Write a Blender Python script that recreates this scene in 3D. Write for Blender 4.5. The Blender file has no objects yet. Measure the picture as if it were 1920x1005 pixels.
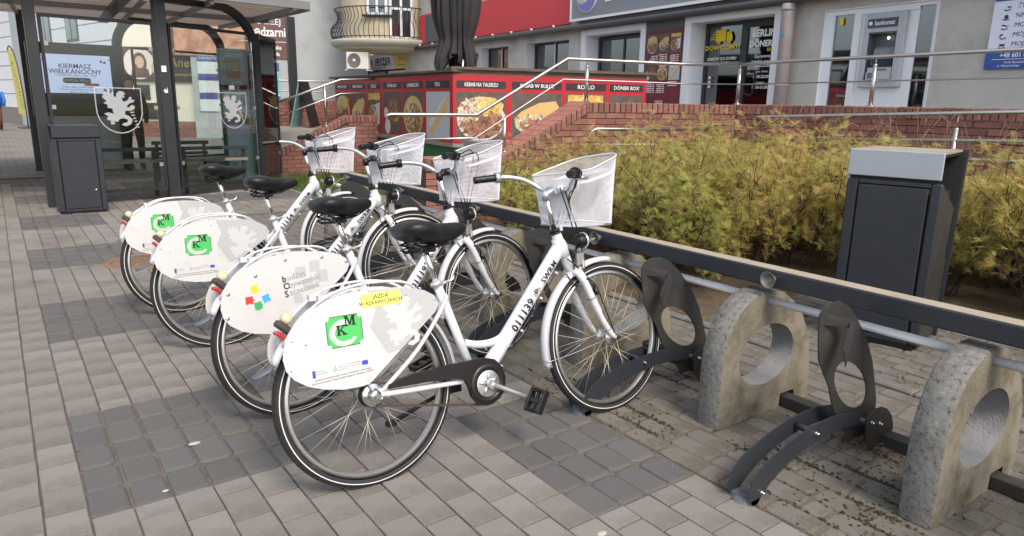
import bpy, bmesh, math, random
from math import sin, cos, pi, radians as R, atan2, sqrt
from mathutils import Vector, Matrix, Euler
random.seed(7)
SC = bpy.context.scene
COL = SC.collection
# ------------------------------------------------------------------ camera
FPX = 1321.6; CAMH = 1.415; PITCH = R(13.30); ROLL = R(1.04); YAW = R(36.0)
def _cam():
    F = (0, -sin(PITCH), cos(PITCH)); U = (0, -cos(PITCH), -sin(PITCH)); X = (1, 0, 0)
    c, s = cos(ROLL), sin(ROLL)
    rot = lambda v: (c*v[0]-s*v[1], s*v[0]+c*v[1], v[2])
    X, F, U = rot(X), rot(F), rot(U)
    cc, ss = cos(YAW), sin(YAW)
    def ax(i, sg):
        gx, gy, gz = X[i]*sg, F[i]*sg, U[i]*sg
        return Vector((gx*cc+gy*ss, -gx*ss+gy*cc, gz))
    right, up, back = ax(0, 1), ax(1, -1), ax(2, -1)
    m = Matrix((right, up, back)).transposed().to_4x4()
    m.translation = Vector((0, 0, CAMH))
    return m
cd = bpy.data.cameras.new('camera'); cd.sensor_fit = 'HORIZONTAL'; cd.sensor_width = 36.0
cd.lens = 36.0*FPX/1920.0; cd.clip_start = 0.05; cd.clip_end = 2000
cam = bpy.data.objects.new('camera', cd); COL.objects.link(cam); cam.matrix_world = _cam(); SC.camera = cam
# ------------------------------------------------------------------ sky, sun, exposure
SUN_EL = R(50); SUN_AZ = R(-98)         # azimuth of the sun as an angle from world +x towards +y
wd = bpy.data.worlds.new('World'); SC.world = wd; wd.use_nodes = True
nt = wd.node_tree; nt.nodes.clear()
sky = nt.nodes.new('ShaderNodeTexSky'); sky.sky_type = 'NISHITA'; sky.sun_disc = False
sky.sun_elevation = SUN_EL; sky.sun_rotation = pi/2-SUN_AZ; sky.air_density = 1.0; sky.dust_density = 3.0; sky.ozone_density = 0.6
hs = nt.nodes.new('ShaderNodeHueSaturation'); hs.inputs['Saturation'].default_value = 0.50
bg = nt.nodes.new('ShaderNodeBackground'); bg.inputs['Strength'].default_value = 0.15
wo = nt.nodes.new('ShaderNodeOutputWorld')
nt.links.new(sky.outputs[0], hs.inputs['Color']); nt.links.new(hs.outputs[0], bg.inputs['Color']); nt.links.new(bg.outputs[0], wo.inputs['Surface'])
sl = bpy.data.lights.new('sun', 'SUN'); sl.energy = 1.35; sl.angle = R(16); sl.color = (1.0, 0.86, 0.68)
so = bpy.data.objects.new('sun', sl); COL.objects.link(so)
sd = Vector((cos(SUN_EL)*cos(SUN_AZ), cos(SUN_EL)*sin(SUN_AZ), sin(SUN_EL)))
so.rotation_euler = sd.to_track_quat('Z', 'Y').to_euler(); so.location = (8, -4, 12)
SC.view_settings.view_transform = 'Standard'; SC.view_settings.look = 'None'
SC.view_settings.exposure = 0.82; SC.view_settings.gamma = 1.0; SC.view_settings.use_curve_mapping = False
SC.render.engine = 'CYCLES'
# ------------------------------------------------------------------ materials
MATS = {}
def mat(name, col, rough=0.6, metal=0.0, col2=None, scale=8.0, mix=0.5, bump=0.0, bscale=60.0, alpha=1.0, spec=0.5,
        island=0.0, rnd=0.0, coat=0.0, dirt=None, dscale=3.0, dlow=0.55, dhigh=0.75, emit=None, trans=0.0, ior=1.45, r2=None, stretch=None):
    if name in MATS: return MATS[name]
    m = bpy.data.materials.new(name); m.use_nodes = True; N = m.node_tree.nodes; L = m.node_tree.links
    p = N['Principled BSDF']; p.inputs['Roughness'].default_value = rough; p.inputs['Metallic'].default_value = metal
    p.inputs['IOR'].default_value = ior; p.inputs['Specular IOR Level'].default_value = spec
    if coat: p.inputs['Coat Weight'].default_value = coat; p.inputs['Coat Roughness'].default_value = 0.15
    if trans: p.inputs['Transmission Weight'].default_value = trans
    if alpha < 1: p.inputs['Alpha'].default_value = alpha
    tc = N.new('ShaderNodeTexCoord'); src = tc.outputs['Object']
    if stretch:
        mp = N.new('ShaderNodeMapping'); mp.inputs['Scale'].default_value = stretch; L.new(src, mp.inputs['Vector']); src = mp.outputs[0]
    c4 = lambda c: (c[0], c[1], c[2], 1)
    last = None
    if col2:
        n = N.new('ShaderNodeTexNoise'); n.inputs['Scale'].default_value = scale; n.inputs['Detail'].default_value = 6; L.new(src, n.inputs['Vector'])
        rp = N.new('ShaderNodeValToRGB'); rp.color_ramp.elements[0].position = 0.5-mix/2; rp.color_ramp.elements[1].position = 0.5+mix/2
        rp.color_ramp.elements[0].color = c4(col); rp.color_ramp.elements[1].color = c4(col2); L.new(n.outputs['Fac'], rp.inputs[0]); last = rp.outputs[0]
    else:
        rgb = N.new('ShaderNodeRGB'); rgb.outputs[0].default_value = c4(col); last = rgb.outputs[0]
    if dirt:
        n = N.new('ShaderNodeTexNoise'); n.inputs['Scale'].default_value = dscale; n.inputs['Detail'].default_value = 8; n.inputs['Roughness'].default_value = 0.7; L.new(src, n.inputs['Vector'])
        mr = N.new('ShaderNodeMapRange'); mr.inputs[1].default_value = dlow; mr.inputs[2].default_value = dhigh; L.new(n.outputs['Fac'], mr.inputs[0])
        mx = N.new('ShaderNodeMix'); mx.data_type = 'RGBA'; mx.inputs['B'].default_value = c4(dirt)
        L.new(mr.outputs[0], mx.inputs['Factor']); L.new(last, mx.inputs['A']); last = mx.outputs['Result']
    if island or rnd:
        hv = N.new('ShaderNodeHueSaturation'); mr = N.new('ShaderNodeMapRange'); k = island or rnd
        mr.inputs[3].default_value = 1-k; mr.inputs[4].default_value = 1+k
        if island:
            g = N.new('ShaderNodeNewGeometry'); oi = N.new('ShaderNodeObjectInfo'); ad = N.new('ShaderNodeMath'); ad.operation = 'ADD'; fr = N.new('ShaderNodeMath'); fr.operation = 'FRACT'
            L.new(g.outputs['Random Per Island'], ad.inputs[0]); L.new(oi.outputs['Random'], ad.inputs[1]); L.new(ad.outputs[0], fr.inputs[0]); L.new(fr.outputs[0], mr.inputs[0])
        else:
            oi = N.new('ShaderNodeObjectInfo'); L.new(oi.outputs['Random'], mr.inputs[0])
        L.new(mr.outputs[0], hv.inputs['Value']); L.new(last, hv.inputs['Color']); last = hv.outputs[0]
    L.new(last, p.inputs['Base Color'])
    if r2 is not None:
        n = N.new('ShaderNodeTexNoise'); n.inputs['Scale'].default_value = 5; n.inputs['Detail'].default_value = 5; L.new(src, n.inputs['Vector'])
        mr = N.new('ShaderNodeMapRange'); mr.inputs[1].default_value = .35; mr.inputs[2].default_value = .65; mr.inputs[3].default_value = rough; mr.inputs[4].default_value = r2
        L.new(n.outputs['Fac'], mr.inputs[0]); L.new(mr.outputs[0], p.inputs['Roughness'])
    if bump:
        n = N.new('ShaderNodeTexNoise'); n.inputs['Scale'].default_value = bscale; n.inputs['Detail'].default_value = 6; L.new(src, n.inputs['Vector'])
        b = N.new('ShaderNodeBump'); b.inputs['Strength'].default_value = bump; b.inputs['Distance'].default_value = 0.01; L.new(n.outputs['Fac'], b.inputs['Height']); L.new(b.outputs[0], p.inputs['Normal'])
    if emit: p.inputs['Emission Color'].default_value = c4(emit[0]); p.inputs['Emission Strength'].default_value = emit[1]
    MATS[name] = m; return m
def ramp_mat(name, stops, kind='voronoi', scale=20.0, rough=0.5, island=False, spec=0.4, trans=None, orand=0):
    if name in MATS: return MATS[name]
    m = bpy.data.materials.new(name); m.use_nodes = True; N = m.node_tree.nodes; L = m.node_tree.links
    p = N['Principled BSDF']; p.inputs['Roughness'].default_value = rough; p.inputs['Specular IOR Level'].default_value = spec
    rp = N.new('ShaderNodeValToRGB'); e = rp.color_ramp.elements
    while len(e) < len(stops): e.new(0.5)
    for k, (pos, c) in enumerate(stops): e[k].position = pos; e[k].color = (c[0], c[1], c[2], 1)
    if island:
        g = N.new('ShaderNodeNewGeometry'); L.new(g.outputs['Random Per Island'], rp.inputs[0])
    else:
        tc = N.new('ShaderNodeTexCoord')
        if kind == 'voronoi':
            t = N.new('ShaderNodeTexVoronoi'); t.inputs['Scale'].default_value = scale; sp = N.new('ShaderNodeSeparateColor'); L.new(t.outputs['Color'], sp.inputs[0]); o = sp.outputs[0]
            n = N.new('ShaderNodeTexNoise'); n.inputs['Scale'].default_value = scale*.7; mv = N.new('ShaderNodeMix'); mv.data_type = 'VECTOR'; mv.inputs['Factor'].default_value = 0.06
            L.new(tc.outputs['Object'], n.inputs['Vector']); L.new(tc.outputs['Object'], mv.inputs['A']); L.new(n.outputs['Color'], mv.inputs['B']); L.new(mv.outputs['Result'], t.inputs['Vector'])
        else:
            t = N.new('ShaderNodeTexNoise'); t.inputs['Scale'].default_value = scale; t.inputs['Detail'].default_value = 8; L.new(tc.outputs['Object'], t.inputs['Vector']); o = t.outputs['Fac']
        L.new(o, rp.inputs[0])
    out = rp.outputs[0]
    if orand:
        oi = N.new('ShaderNodeObjectInfo'); hv = N.new('ShaderNodeHueSaturation'); m1 = N.new('ShaderNodeMapRange'); m1.inputs[3].default_value = 1-orand; m1.inputs[4].default_value = 1+orand*.7; m2 = N.new('ShaderNodeMapRange'); m2.inputs[3].default_value = .475; m2.inputs[4].default_value = .52
        wn = N.new('ShaderNodeTexWhiteNoise'); wn.noise_dimensions = '1D'; L.new(oi.outputs['Random'], wn.inputs['W']); L.new(oi.outputs['Random'], m1.inputs[0]); L.new(wn.outputs['Value'], m2.inputs[0]); L.new(m1.outputs[0], hv.inputs['Value']); L.new(m2.outputs[0], hv.inputs['Hue']); L.new(out, hv.inputs['Color']); out = hv.outputs[0]
    L.new(out, p.inputs['Base Color'])
    if trans:
        p.inputs['Transmission Weight'].default_value = 0
        tr = N.new('ShaderNodeBsdfTranslucent'); ms = N.new('ShaderNodeMixShader'); ms.inputs[0].default_value = trans
        L.new(out, tr.inputs['Color']); L.new(p.outputs[0], ms.inputs[1]); L.new(tr.outputs[0], ms.inputs[2]); L.new(ms.outputs[0], N['Material Output'].inputs['Surface'])
    MATS[name] = m; return m
def glass_mat(name, tint=(0.75, 0.82, 0.82), refl=0.12, rough=0.02):
    if name in MATS: return MATS[name]
    m = bpy.data.materials.new(name); m.use_nodes = True; N = m.node_tree.nodes; L = m.node_tree.links; N.remove(N['Principled BSDF'])
    t = N.new('ShaderNodeBsdfTransparent'); t.inputs[0].default_value = (*tint, 1)
    g = N.new('ShaderNodeBsdfGlossy'); g.inputs['Roughness'].default_value = rough; g.inputs['Color'].default_value = (.9, .95, 1, 1)
    fr = N.new('ShaderNodeFresnel'); fr.inputs[0].default_value = 1.5; ad = N.new('ShaderNodeMath'); ad.operation = 'ADD'; ad.inputs[1].default_value = refl; ad.use_clamp = True
    ms = N.new('ShaderNodeMixShader'); L.new(fr.outputs[0], ad.inputs[0]); L.new(ad.outputs[0], ms.inputs[0]); L.new(t.outputs[0], ms.inputs[1]); L.new(g.outputs[0], ms.inputs[2])
    L.new(ms.outputs[0], N['Material Output'].inputs['Surface']); MATS[name] = m; return m
# palette
WHITE = mat('white_paint', (.64, .655, .69), .32, col2=(.58, .595, .63), scale=14, dirt=(.45, .40, .34), dscale=9, dlow=.62, dhigh=.85, coat=.3)
PLATE = mat('plate_white', (.565, .565, .57), .42, dirt=(.40, .385, .36), dscale=11, dlow=.57, dhigh=.9, bump=.03, bscale=30)
SHADOWGREY = mat('print_light_grey', (.56, .58, .59), .45, dirt=(.66, .66, .66), dscale=14, dlow=.5, dhigh=.7)
BLACKP = mat('black_plastic', (.009, .009, .010), .38, bump=.05, bscale=200)
SADDLE = mat('black_vinyl', (.009, .009, .0105), .36, bump=.12, bscale=260, r2=.5)
RUBBER = mat('tyre_rubber', (.014, .014, .015), .7, col2=(.028, .026, .025), scale=9, bump=.15, bscale=90)
RIM = mat('rim_alloy', (.62, .62, .62), .3, .9, col2=(.50, .49, .47), scale=10)
STEEL = mat('brushed_steel', (.55, .54, .53), .33, 1.0, col2=(.5, .49, .47), scale=5)
CHROME = mat('chrome', (.75, .74, .72), .14, 1.0, dirt=(.35, .3, .25), dscale=20, dlow=.6, dhigh=.8)
SPOKE = mat('spoke_steel', (.58, .53, .43), .62, .25)
ALLOY = mat('alloy_silver', (.66, .67, .68), .3, .85)
STRIPE = mat('reflective_stripe', (.72, .74, .77), .4)
REDL = mat('red_lens', (.45, .04, .05), .22, coat=.6)
YELC = mat('dirty_yellow_lens', (.55, .50, .33), .3)
DGREY = mat('anthracite_paint', (.024, .029, .037), .42, col2=(.031, .036, .044), scale=6, dirt=(.060, .056, .050), dscale=4, dlow=.6, dhigh=.85, bump=.03, bscale=150)
DGREEN = mat('anthracite_dusty_warm', (.030, .031, .032), .5, col2=(.043, .042, .039), scale=5, dirt=(.085, .076, .058), dscale=5, dlow=.55, dhigh=.85)
DUSTLITTOP = mat('dusty_warm_lit_top', (.30, .255, .195), .7, col2=(.38, .33, .26), scale=7, bump=.05)
# ------------------------------------------------------------------ mesh builder
class MB:
    def __init__(s): s.v = []; s.f = []; s.sm = []
    def add(s, vs, fs, smooth=False):
        o = len(s.v); s.v += [tuple(v) for v in vs]; s.f += [tuple(i+o for i in f) for f in fs]; s.sm += [smooth]*len(fs); return s
    def box(s, x0, x1, y0, y1, z0, z1, M=None):
        vs = [Vector(q) for q in ((x0,y0,z0),(x1,y0,z0),(x1,y1,z0),(x0,y1,z0),(x0,y0,z1),(x1,y0,z1),(x1,y1,z1),(x0,y1,z1))]
        if M: vs = [M @ v for v in vs]
        return s.add(vs, [(0,3,2,1),(4,5,6,7),(0,1,5,4),(1,2,6,5),(2,3,7,6),(3,0,4,7)])
    def bbox(s, x0, x1, y0, y1, z0, z1, b=.004, M=None):      # box with chamfered edges
        bm = bmesh.new(); vs = [bm.verts.new(q) for q in ((x0,y0,z0),(x1,y0,z0),(x1,y1,z0),(x0,y1,z0),(x0,y0,z1),(x1,y0,z1),(x1,y1,z1),(x0,y1,z1))]
        for f in [(0,3,2,1),(4,5,6,7),(0,1,5,4),(1,2,6,5),(2,3,7,6),(3,0,4,7)]: bm.faces.new([vs[i] for i in f])
        bmesh.ops.bevel(bm, geom=bm.edges[:], offset=b, segments=1, affect='EDGES'); bm.verts.ensure_lookup_table()
        for i, v in enumerate(bm.verts): v.index = i
        s.add([(M @ v.co) if M else v.co.copy() for v in bm.verts], [[v.index for v in f.verts] for f in bm.faces]); bm.free(); return s
    def tube(s, pts, r, n=10, cap=True, closed=False, flat=1.0, smooth=True, up=None):
        pts = [Vector(p) for p in pts]; m = len(pts); rs = r if isinstance(r, (list, tuple)) else [r]*m
        T = []
        for i in range(m):
            a = pts[(i-1) % m] if (closed or i > 0) else pts[i]; b = pts[(i+1) % m] if (closed or i < m-1) else pts[i]
            t = (b-a); T.append(t.normalized() if t.length > 1e-9 else Vector((0,0,1)))
        ref = Vector(up) if up else (Vector((0,0,1)) if abs(T[0].z) < .9 else Vector((0,1,0)))
        N = (ref - T[0]*ref.dot(T[0])).normalized(); vs = []
        for i in range(m):
            N = (N - T[i]*N.dot(T[i])).normalized(); B = T[i].cross(N)
            for k in range(n):
                a = 2*pi*k/n; vs.append(pts[i] + N*(cos(a)*rs[i]) + B*(sin(a)*rs[i]*flat))
        fs = []
        for i in range(m if closed else m-1):
            j = (i+1) % m
            for k in range(n): fs.append((i*n+k, i*n+(k+1) % n, j*n+(k+1) % n, j*n+k))
        s.add(vs, fs, smooth)
        if cap and not closed:
            o = len(s.v)-m*n; s.f.append(tuple(o+k for k in range(n))[::-1]); s.sm.append(False); s.f.append(tuple(o+(m-1)*n+k for k in range(n))); s.sm.append(False)
        return s
    def prism(s, poly, y0, y1, plane='xz', M=None):           # polygon (ccw) in a plane, extruded along the third axis
        n = len(poly)
        def P(a, b, t): return {'xz': Vector((a, t, b)), 'xy': Vector((a, b, t)), 'yz': Vector((t, a, b))}[plane]
        vs = [P(a, b, y0) for a, b in poly] + [P(a, b, y1) for a, b in poly]
        if M: vs = [M @ v for v in vs]
        return s.add(vs, [tuple(range(n)), tuple(range(2*n-1, n-1, -1))] + [(i, i+n, (i+1) % n+n, (i+1) % n) for i in range(n)])
    def lathe(s, prof, n=24, axis='z', c=(0,0,0), smooth=True, a0=0, a1=2*pi, M=None):   # profile of (r, h)
        full = abs(a1-a0-2*pi) < 1e-6; m = n if full else n+1; vs = []
        for r, h in prof:
            for k in range(m):
                a = a0+(a1-a0)*k/n; p = (r*cos(a), r*sin(a), h)
                p = {'z': p, 'y': (p[0], p[2], p[1]), 'x': (p[2], p[0], p[1])}[axis]
                v = Vector((p[0]+c[0], p[1]+c[1], p[2]+c[2])); vs.append(M @ v if M else v)
        fs = []
        for i in range(len(prof)-1):
            for k in range(n):
                k2 = (k+1) % m; fs.append((i*m+k, i*m+k2, (i+1)*m+k2, (i+1)*m+k))
        return s.add(vs, fs, smooth)
    def cyl(s, p, q, r, n=12, r2=None): return s.tube([p, q], [r, r if r2 is None else r2], n)
    def quad(s, a, b, c, d): return s.add([a, b, c, d], [(0,1,2,3)])
    def build(s, name, m, parent=None, shift=None, fix=False):
        me = bpy.data.meshes.new(name); vs = s.v
        if shift: vs = [(v[0]-shift[0], v[1]-shift[1], v[2]-shift[2]) for v in vs]
        me.from_pydata([tuple(v) for v in vs], [], s.f); me.polygons.foreach_set('use_smooth', s.sm)
        if isinstance(m, (list, tuple)):
            for q in m: me.materials.append(q)
        elif m: me.materials.append(m)
        if fix:
            bm = bmesh.new(); bm.from_mesh(me); bmesh.ops.recalc_face_normals(bm, faces=bm.faces); bm.to_mesh(me); bm.free()
        me.update(); return link(name, me, parent)
def link(name, me, parent=None):
    o = bpy.data.objects.new(name, me); COL.objects.link(o)
    if parent: o.parent = parent
    return o
def tag(o, label, cat, group=None):
    o['label'] = label; o['category'] = cat
    if group: o['group'] = group
    return o
def thing(name, label, cat, loc=(0,0,0), rot=(0,0,0), group=None):
    o = bpy.data.objects.new(name, None); COL.objects.link(o); o.location = loc; o.rotation_euler = rot; o.empty_display_size = .1
    return tag(o, label, cat, group)
def struct(o): o['kind'] = 'structure'; return o
def stuff(o): o['kind'] = 'stuff'; return o
def copy_tree(o, parent=None):
    c = o.copy(); COL.objects.link(c); c.parent = parent
    for ch in KIDS(o): copy_tree(ch, c)
    return c
def KIDS(o): return [x for x in bpy.data.objects if x.parent is o]
def text(s, size, m, parent=None, loc=(0,0,0), rot=(0,0,0), ext=.0006, bold=0.0, align='CENTER', name='lettering', sx=1.0, spacing=1.0, shear=0.0, M=None):
    cu = bpy.data.curves.new(name, 'FONT'); cu.body = s; cu.size = size; cu.align_x = align; cu.align_y = 'CENTER'; cu.extrude = ext; cu.offset = bold*size
    cu.resolution_u = 2; cu.space_character = spacing; cu.shear = shear
    ob = bpy.data.objects.new(name, cu); COL.objects.link(ob); bpy.context.view_layer.update()
    me = bpy.data.meshes.new_from_object(ob.evaluated_get(bpy.context.evaluated_depsgraph_get())); bpy.data.objects.remove(ob); bpy.data.curves.remove(cu)
    me.name = name; me.materials.clear(); me.materials.append(m)
    o = link(name, me, parent); o.location = loc; o.rotation_euler = rot; o.scale = (sx, 1, 1)
    return o
def arc(cx, cz, r, a0, a1, n=16, y=0.0): return [(cx+r*cos(R(a0+(a1-a0)*k/n)), y, cz+r*sin(R(a0+(a1-a0)*k/n))) for k in range(n+1)]
def smooth_path(pts, n=6):                                 # Catmull-Rom through the points
    P = [Vector(p) for p in pts]; P = [P[0]*2-P[1]] + P + [P[-1]*2-P[-2]]; out = []
    for i in range(1, len(P)-2):
        for k in range(n):
            t = k/n; a, b, c, d = P[i-1:i+3]
            out.append(.5*((2*b)+(c-a)*t+(2*a-5*b+4*c-d)*t*t+(-a+3*b-3*c+d)*t**3))
    out.append(P[-2]); return out
INK = mat('black_ink', (.01, .01, .012), .5); INKG = mat('grey_ink', (.25, .26, .30), .5)
def griffin_poly(s=1.0, ox=0, oz=0):
    P = [(-.38,.30),(-.30,.46),(-.27,.36),(-.20,.50),(-.17,.38),(-.10,.46),(-.09,.33),(-.04,.30),(-.02,.40),(.06,.47),(.16,.45),(.20,.38),(.14,.36),(.18,.30),(.10,.28),(.13,.18),(.24,.22),(.30,.32),(.36,.30),(.33,.24),(.42,.24),(.38,.17),(.28,.14),(.20,.06),(.24,.02),(.34,.10),(.42,.06),(.38,-.02),(.28,-.06),(.16,-.06),(.14,-.16),(.24,-.20),(.32,-.30),(.28,-.42),(.14,-.48),(.04,-.44),(.10,-.38),(.18,-.38),(.20,-.30),(.10,-.26),(.00,-.28),(-.06,-.36),(-.16,-.34),(-.12,-.42),(-.24,-.42),(-.22,-.32),(-.32,-.30),(-.28,-.20),(-.38,-.14),(-.26,-.10),(-.14,-.14),(-.16,.00),(-.28,.02),(-.26,.10),(-.36,.14),(-.28,.20)]
    return [(ox+a*s, oz+b*s) for a, b in P]
def tri_prism(b, poly, y0, y1, M=None):                     # concave polygon -> extruded, triangulated
    from mathutils.geometry import tessellate_polygon
    n = len(poly); T = tessellate_polygon([[Vector((p[0], p[1], 0)) for p in poly]])
    vs = [Vector((a, y0, c)) for a, c in poly]+[Vector((a, y1, c)) for a, c in poly]
    if M: vs = [M @ v for v in vs]
    b.add(vs, [tuple(t) for t in T]+[tuple(i+n for i in t[::-1]) for t in T]+[(i, (i+1) % n, (i+1) % n+n, i+n) for i in range(n)])
# ================================================================== ground and paving
SAND = mat('joint_sand', (.155, .135, .110), .95, col2=(.085, .072, .056), scale=9, bump=.3, bscale=120, dirt=(.10, .085, .06), dscale=2.5, dlow=.5, dhigh=.8)
def far_paving():
    m = bpy.data.materials.new('far_paving'); m.use_nodes = True; N = m.node_tree.nodes; L = m.node_tree.links; p = N['Principled BSDF']; p.inputs['Roughness'].default_value = .85
    tc = N.new('ShaderNodeTexCoord'); mp = N.new('ShaderNodeMapping'); mp.inputs['Rotation'].default_value = (0, 0, R(90)); L.new(tc.outputs['Object'], mp.inputs[0])
    br = N.new('ShaderNodeTexBrick'); br.inputs['Scale'].default_value = 1.0; br.inputs['Brick Width'].default_value = .193; br.inputs['Row Height'].default_value = .131; br.inputs['Mortar Size'].default_value = .006
    br.inputs['Color1'].default_value = (.195, .180, .167, 1); br.inputs['Color2'].default_value = (.165, .153, .142, 1); br.inputs['Mortar'].default_value = (.115, .103, .09, 1)
    L.new(mp.outputs[0], br.inputs['Vector']); n = N.new('ShaderNodeTexNoise'); n.inputs['Scale'].default_value = .7; n.inputs['Detail'].default_value = 5; L.new(tc.outputs['Object'], n.inputs[0])
    mx = N.new('ShaderNodeMix'); mx.data_type = 'RGBA'; mx.blend_type = 'MULTIPLY'; mx.inputs['Factor'].default_value = .5
    rp = N.new('ShaderNodeValToRGB'); rp.color_ramp.elements[0].position = .35; rp.color_ramp.elements[0].color = (.6, .58, .56, 1); rp.color_ramp.elements[1].position = .6; rp.color_ramp.elements[1].color = (1.1, 1.08, 1.02, 1)
    L.new(n.outputs['Fac'], rp.inputs[0]); L.new(br.outputs[0], mx.inputs['A']); L.new(rp.outputs[0], mx.inputs['B']); L.new(mx.outputs['Result'], p.inputs['Base Color']); return m
g = MB(); g.quad((-300, -300, -.012), (300, -300, -.012), (300, 300, -.012), (-300, 300, -.012)); struct(g.build('ground', SAND))
FARP = far_paving()
g = MB(); g.quad((-60, 14.6, 0), (3.6, 14.6, 0), (3.6, 90, 0), (-60, 90, 0)); g.quad((3.6, 18.5, 0), (60, 18.5, 0), (60, 90, 0), (3.6, 90, 0)); g.quad((-60, -6, -.002), (-2.1, -6, -.002), (-2.1, 14.6, -.002), (-60, 14.6, -.002)); struct(g.build('far_pavement', FARP))
def paver_mat(name, c1, c2, dirt, ds=1.7, lo=.47, hi=.72):
    m = mat(name, c1, .82, col2=c2, scale=260, mix=.5, bump=.22, bscale=330, island=.10, dirt=dirt, dscale=ds, dlow=lo, dhigh=hi); return m
PAVE = paver_mat('paver_grey', (.160, .150, .139), (.245, .230, .212), (.115, .104, .092))
DPAVE = paver_mat('paver_dark', (.084, .083, .084), (.130, .128, .127), (.105, .098, .090))
MPAVE = paver_mat('paver_mossy', (.115, .107, .096), (.185, .172, .153), (.075, .068, .050), 3.0, .5, .72)
def block(x0, x1, y0, y1, rnd=.0, h=.0, gap=.0028, rs=random):
    # rounded paving block; returns verts, faces
    x0 += gap; x1 -= gap; y0 += gap; y1 -= gap; ch = .002+rnd*.016; e = .0035+rnd*.0095
    j = lambda a: rs.uniform(-a, a)
    jj = .0015+rnd*.003; x0 += j(jj); x1 += j(jj); y0 += j(jj); y1 += j(jj); tz = h+j(.0012+.001*rnd); tx = j(.0012); ty = j(.0012)
    def ring(i, c, z): return [(x0+i+c, y0+i, z), (x1-i-c, y0+i, z), (x1-i, y0+i+c, z), (x1-i, y1-i-c, z), (x1-i-c, y1-i, z), (x0+i+c, y1-i, z), (x0+i, y1-i-c, z), (x0+i, y0+i+c, z)]
    tilt = lambda P: [(x, y, z+tx*(1 if x > (x0+x1)/2 else -1)+ty*(1 if y > (y0+y1)/2 else -1)) for x, y, z in P]
    vs = tilt(ring(e, ch, tz))+tilt(ring(e*.3, ch, tz-.0012-rnd*.002))+ring(0, ch, tz-.008)+ring(0, ch, -.03)
    fs = [tuple(range(8))]+[(a*8+(k+1) % 8, a*8+k, (a+1)*8+k, (a+1)*8+(k+1) % 8) for a in range(3) for k in range(8)]
    return vs, fs
def seen_size(cx, cy):      # rough apparent size: only used to choose which blocks become single objects
    d = Vector((cx, cy, -CAMH)); v = cam.matrix_world.to_3x3().transposed() @ d
    if v.z > -.4: return 0
    px = 960+FPX*v.x/-v.z; py = 502-FPX*v.y/-v.z
    if px < -20 or px > 1940 or py > 1030: return 0
    return 1/(v.z*v.z)*(CAMH/d.length)
def lay(name, blocks, m, single=300, m2=None):
    root = MB(); root.quad((0, 0, -.5), (.01, 0, -.5), (.01, .01, -.5), (0, .01, -.5))
    return root
cw, cl = .1312, .193; X0 = .108; Y0 = 3.535
patches = []
for k in range(-1, 6):
    patches.append((0, 6, 5-11*k+0, 0))
def in_patch(i, j):      # i column from X0, j cell upward from the near edge of the first patch
    jm = j % 11
    if 0 <= i < 6: return jm < 5
    if i >= 11: return (j+5) % 11 < 5
    if -12 <= i < -6: return jm < 5
    return False
blocks = []
yb = Y0-5*cl
rs = random.Random(3)
for i in range(-17, 28):
    xa = X0+i*cw; xb = xa+cw
    if xa > 3.55: continue
    jmax = 58; j = -13
    spans = []
    while j < jmax:
        if xb > 2.12 and (yb+j*cl) < 8.7: j += 1; continue
        if in_patch(i, j): spans.append((j, j+1, 1)); j += 1; continue
        # regular running bond with half-length offset in odd columns
        spans.append((j, j+1, 0)); j += 1
    # rebuild runs with offset
    run = []
    for s in spans+[(10**6, 0, 1)]:
        if s[2] == 0 and (not run or run[-1] == s[0]-1): run.append(s[0]); continue
        if run:
            a, b_ = run[0], run[-1]+1
            if i % 2: 
                cuts = [a]+[a+.5+q for q in range(b_-a)]+[b_]
            else: cuts = list(range(a, b_+1))
            for q in range(len(cuts)-1): blocks.append((xa, xb, yb+cuts[q]*cl, yb+cuts[q+1]*cl, 0))
            run = []
        if s[2] == 0: run = [s[0]]
        elif s[0] < 10**6: blocks.append((xa, xb, yb+s[0]*cl, yb+(s[0]+1)*cl, 1))
def emit(sname, blks, mats_, extra=None, gap=.0028, piece='paving_stone', rsd=1, bz=-.0095):
    rs = random.Random(rsd); sc = sorted(range(len(blks)), key=lambda k: -seen_size((blks[k][0]+blks[k][1])/2, (blks[k][2]+blks[k][3])/2)); top = set(sc[:300])
    base = MB(); x0 = min(b[0] for b in blks); x1 = max(b[1] for b in blks); y0 = min(b[2] for b in blks); y1 = max(b[3] for b in blks)
    base.quad((x0, y0, bz), (x1, y0, bz), (x1, y1, bz), (x0, y1, bz)); root = struct(base.build(sname, SAND if sname != 'pavement' else mat('dark_joint_sand', (.085, .072, .058), .95, col2=(.15, .13, .105), scale=14)))
    rest = [MB(), MB()]
    for k, b in enumerate(blks):
        cx, cy = (b[0]+b[1])/2, (b[2]+b[3])/2; d = b[4]; h = b[5] if len(b) > 5 else 0.0
        if k in top and seen_size(cx, cy) > 0:
            v, f = block(b[0]-cx, b[1]-cx, b[2]-cy, b[3]-cy, d, h, gap, rs); q = MB().add(v, f).build(piece, mats_[1 if d else 0], root); q.location = (cx, cy, 0)
        else:
            v, f = block(*b[:4], d, h, gap, rs); rest[1 if d else 0].add(v, f)
    for r_, mm in zip(rest, mats_):
        if r_.v: stuff(r_.build(piece+'s', mm, root))
    return root
emit('pavement', blocks, (PAVE, DPAVE))
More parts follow.
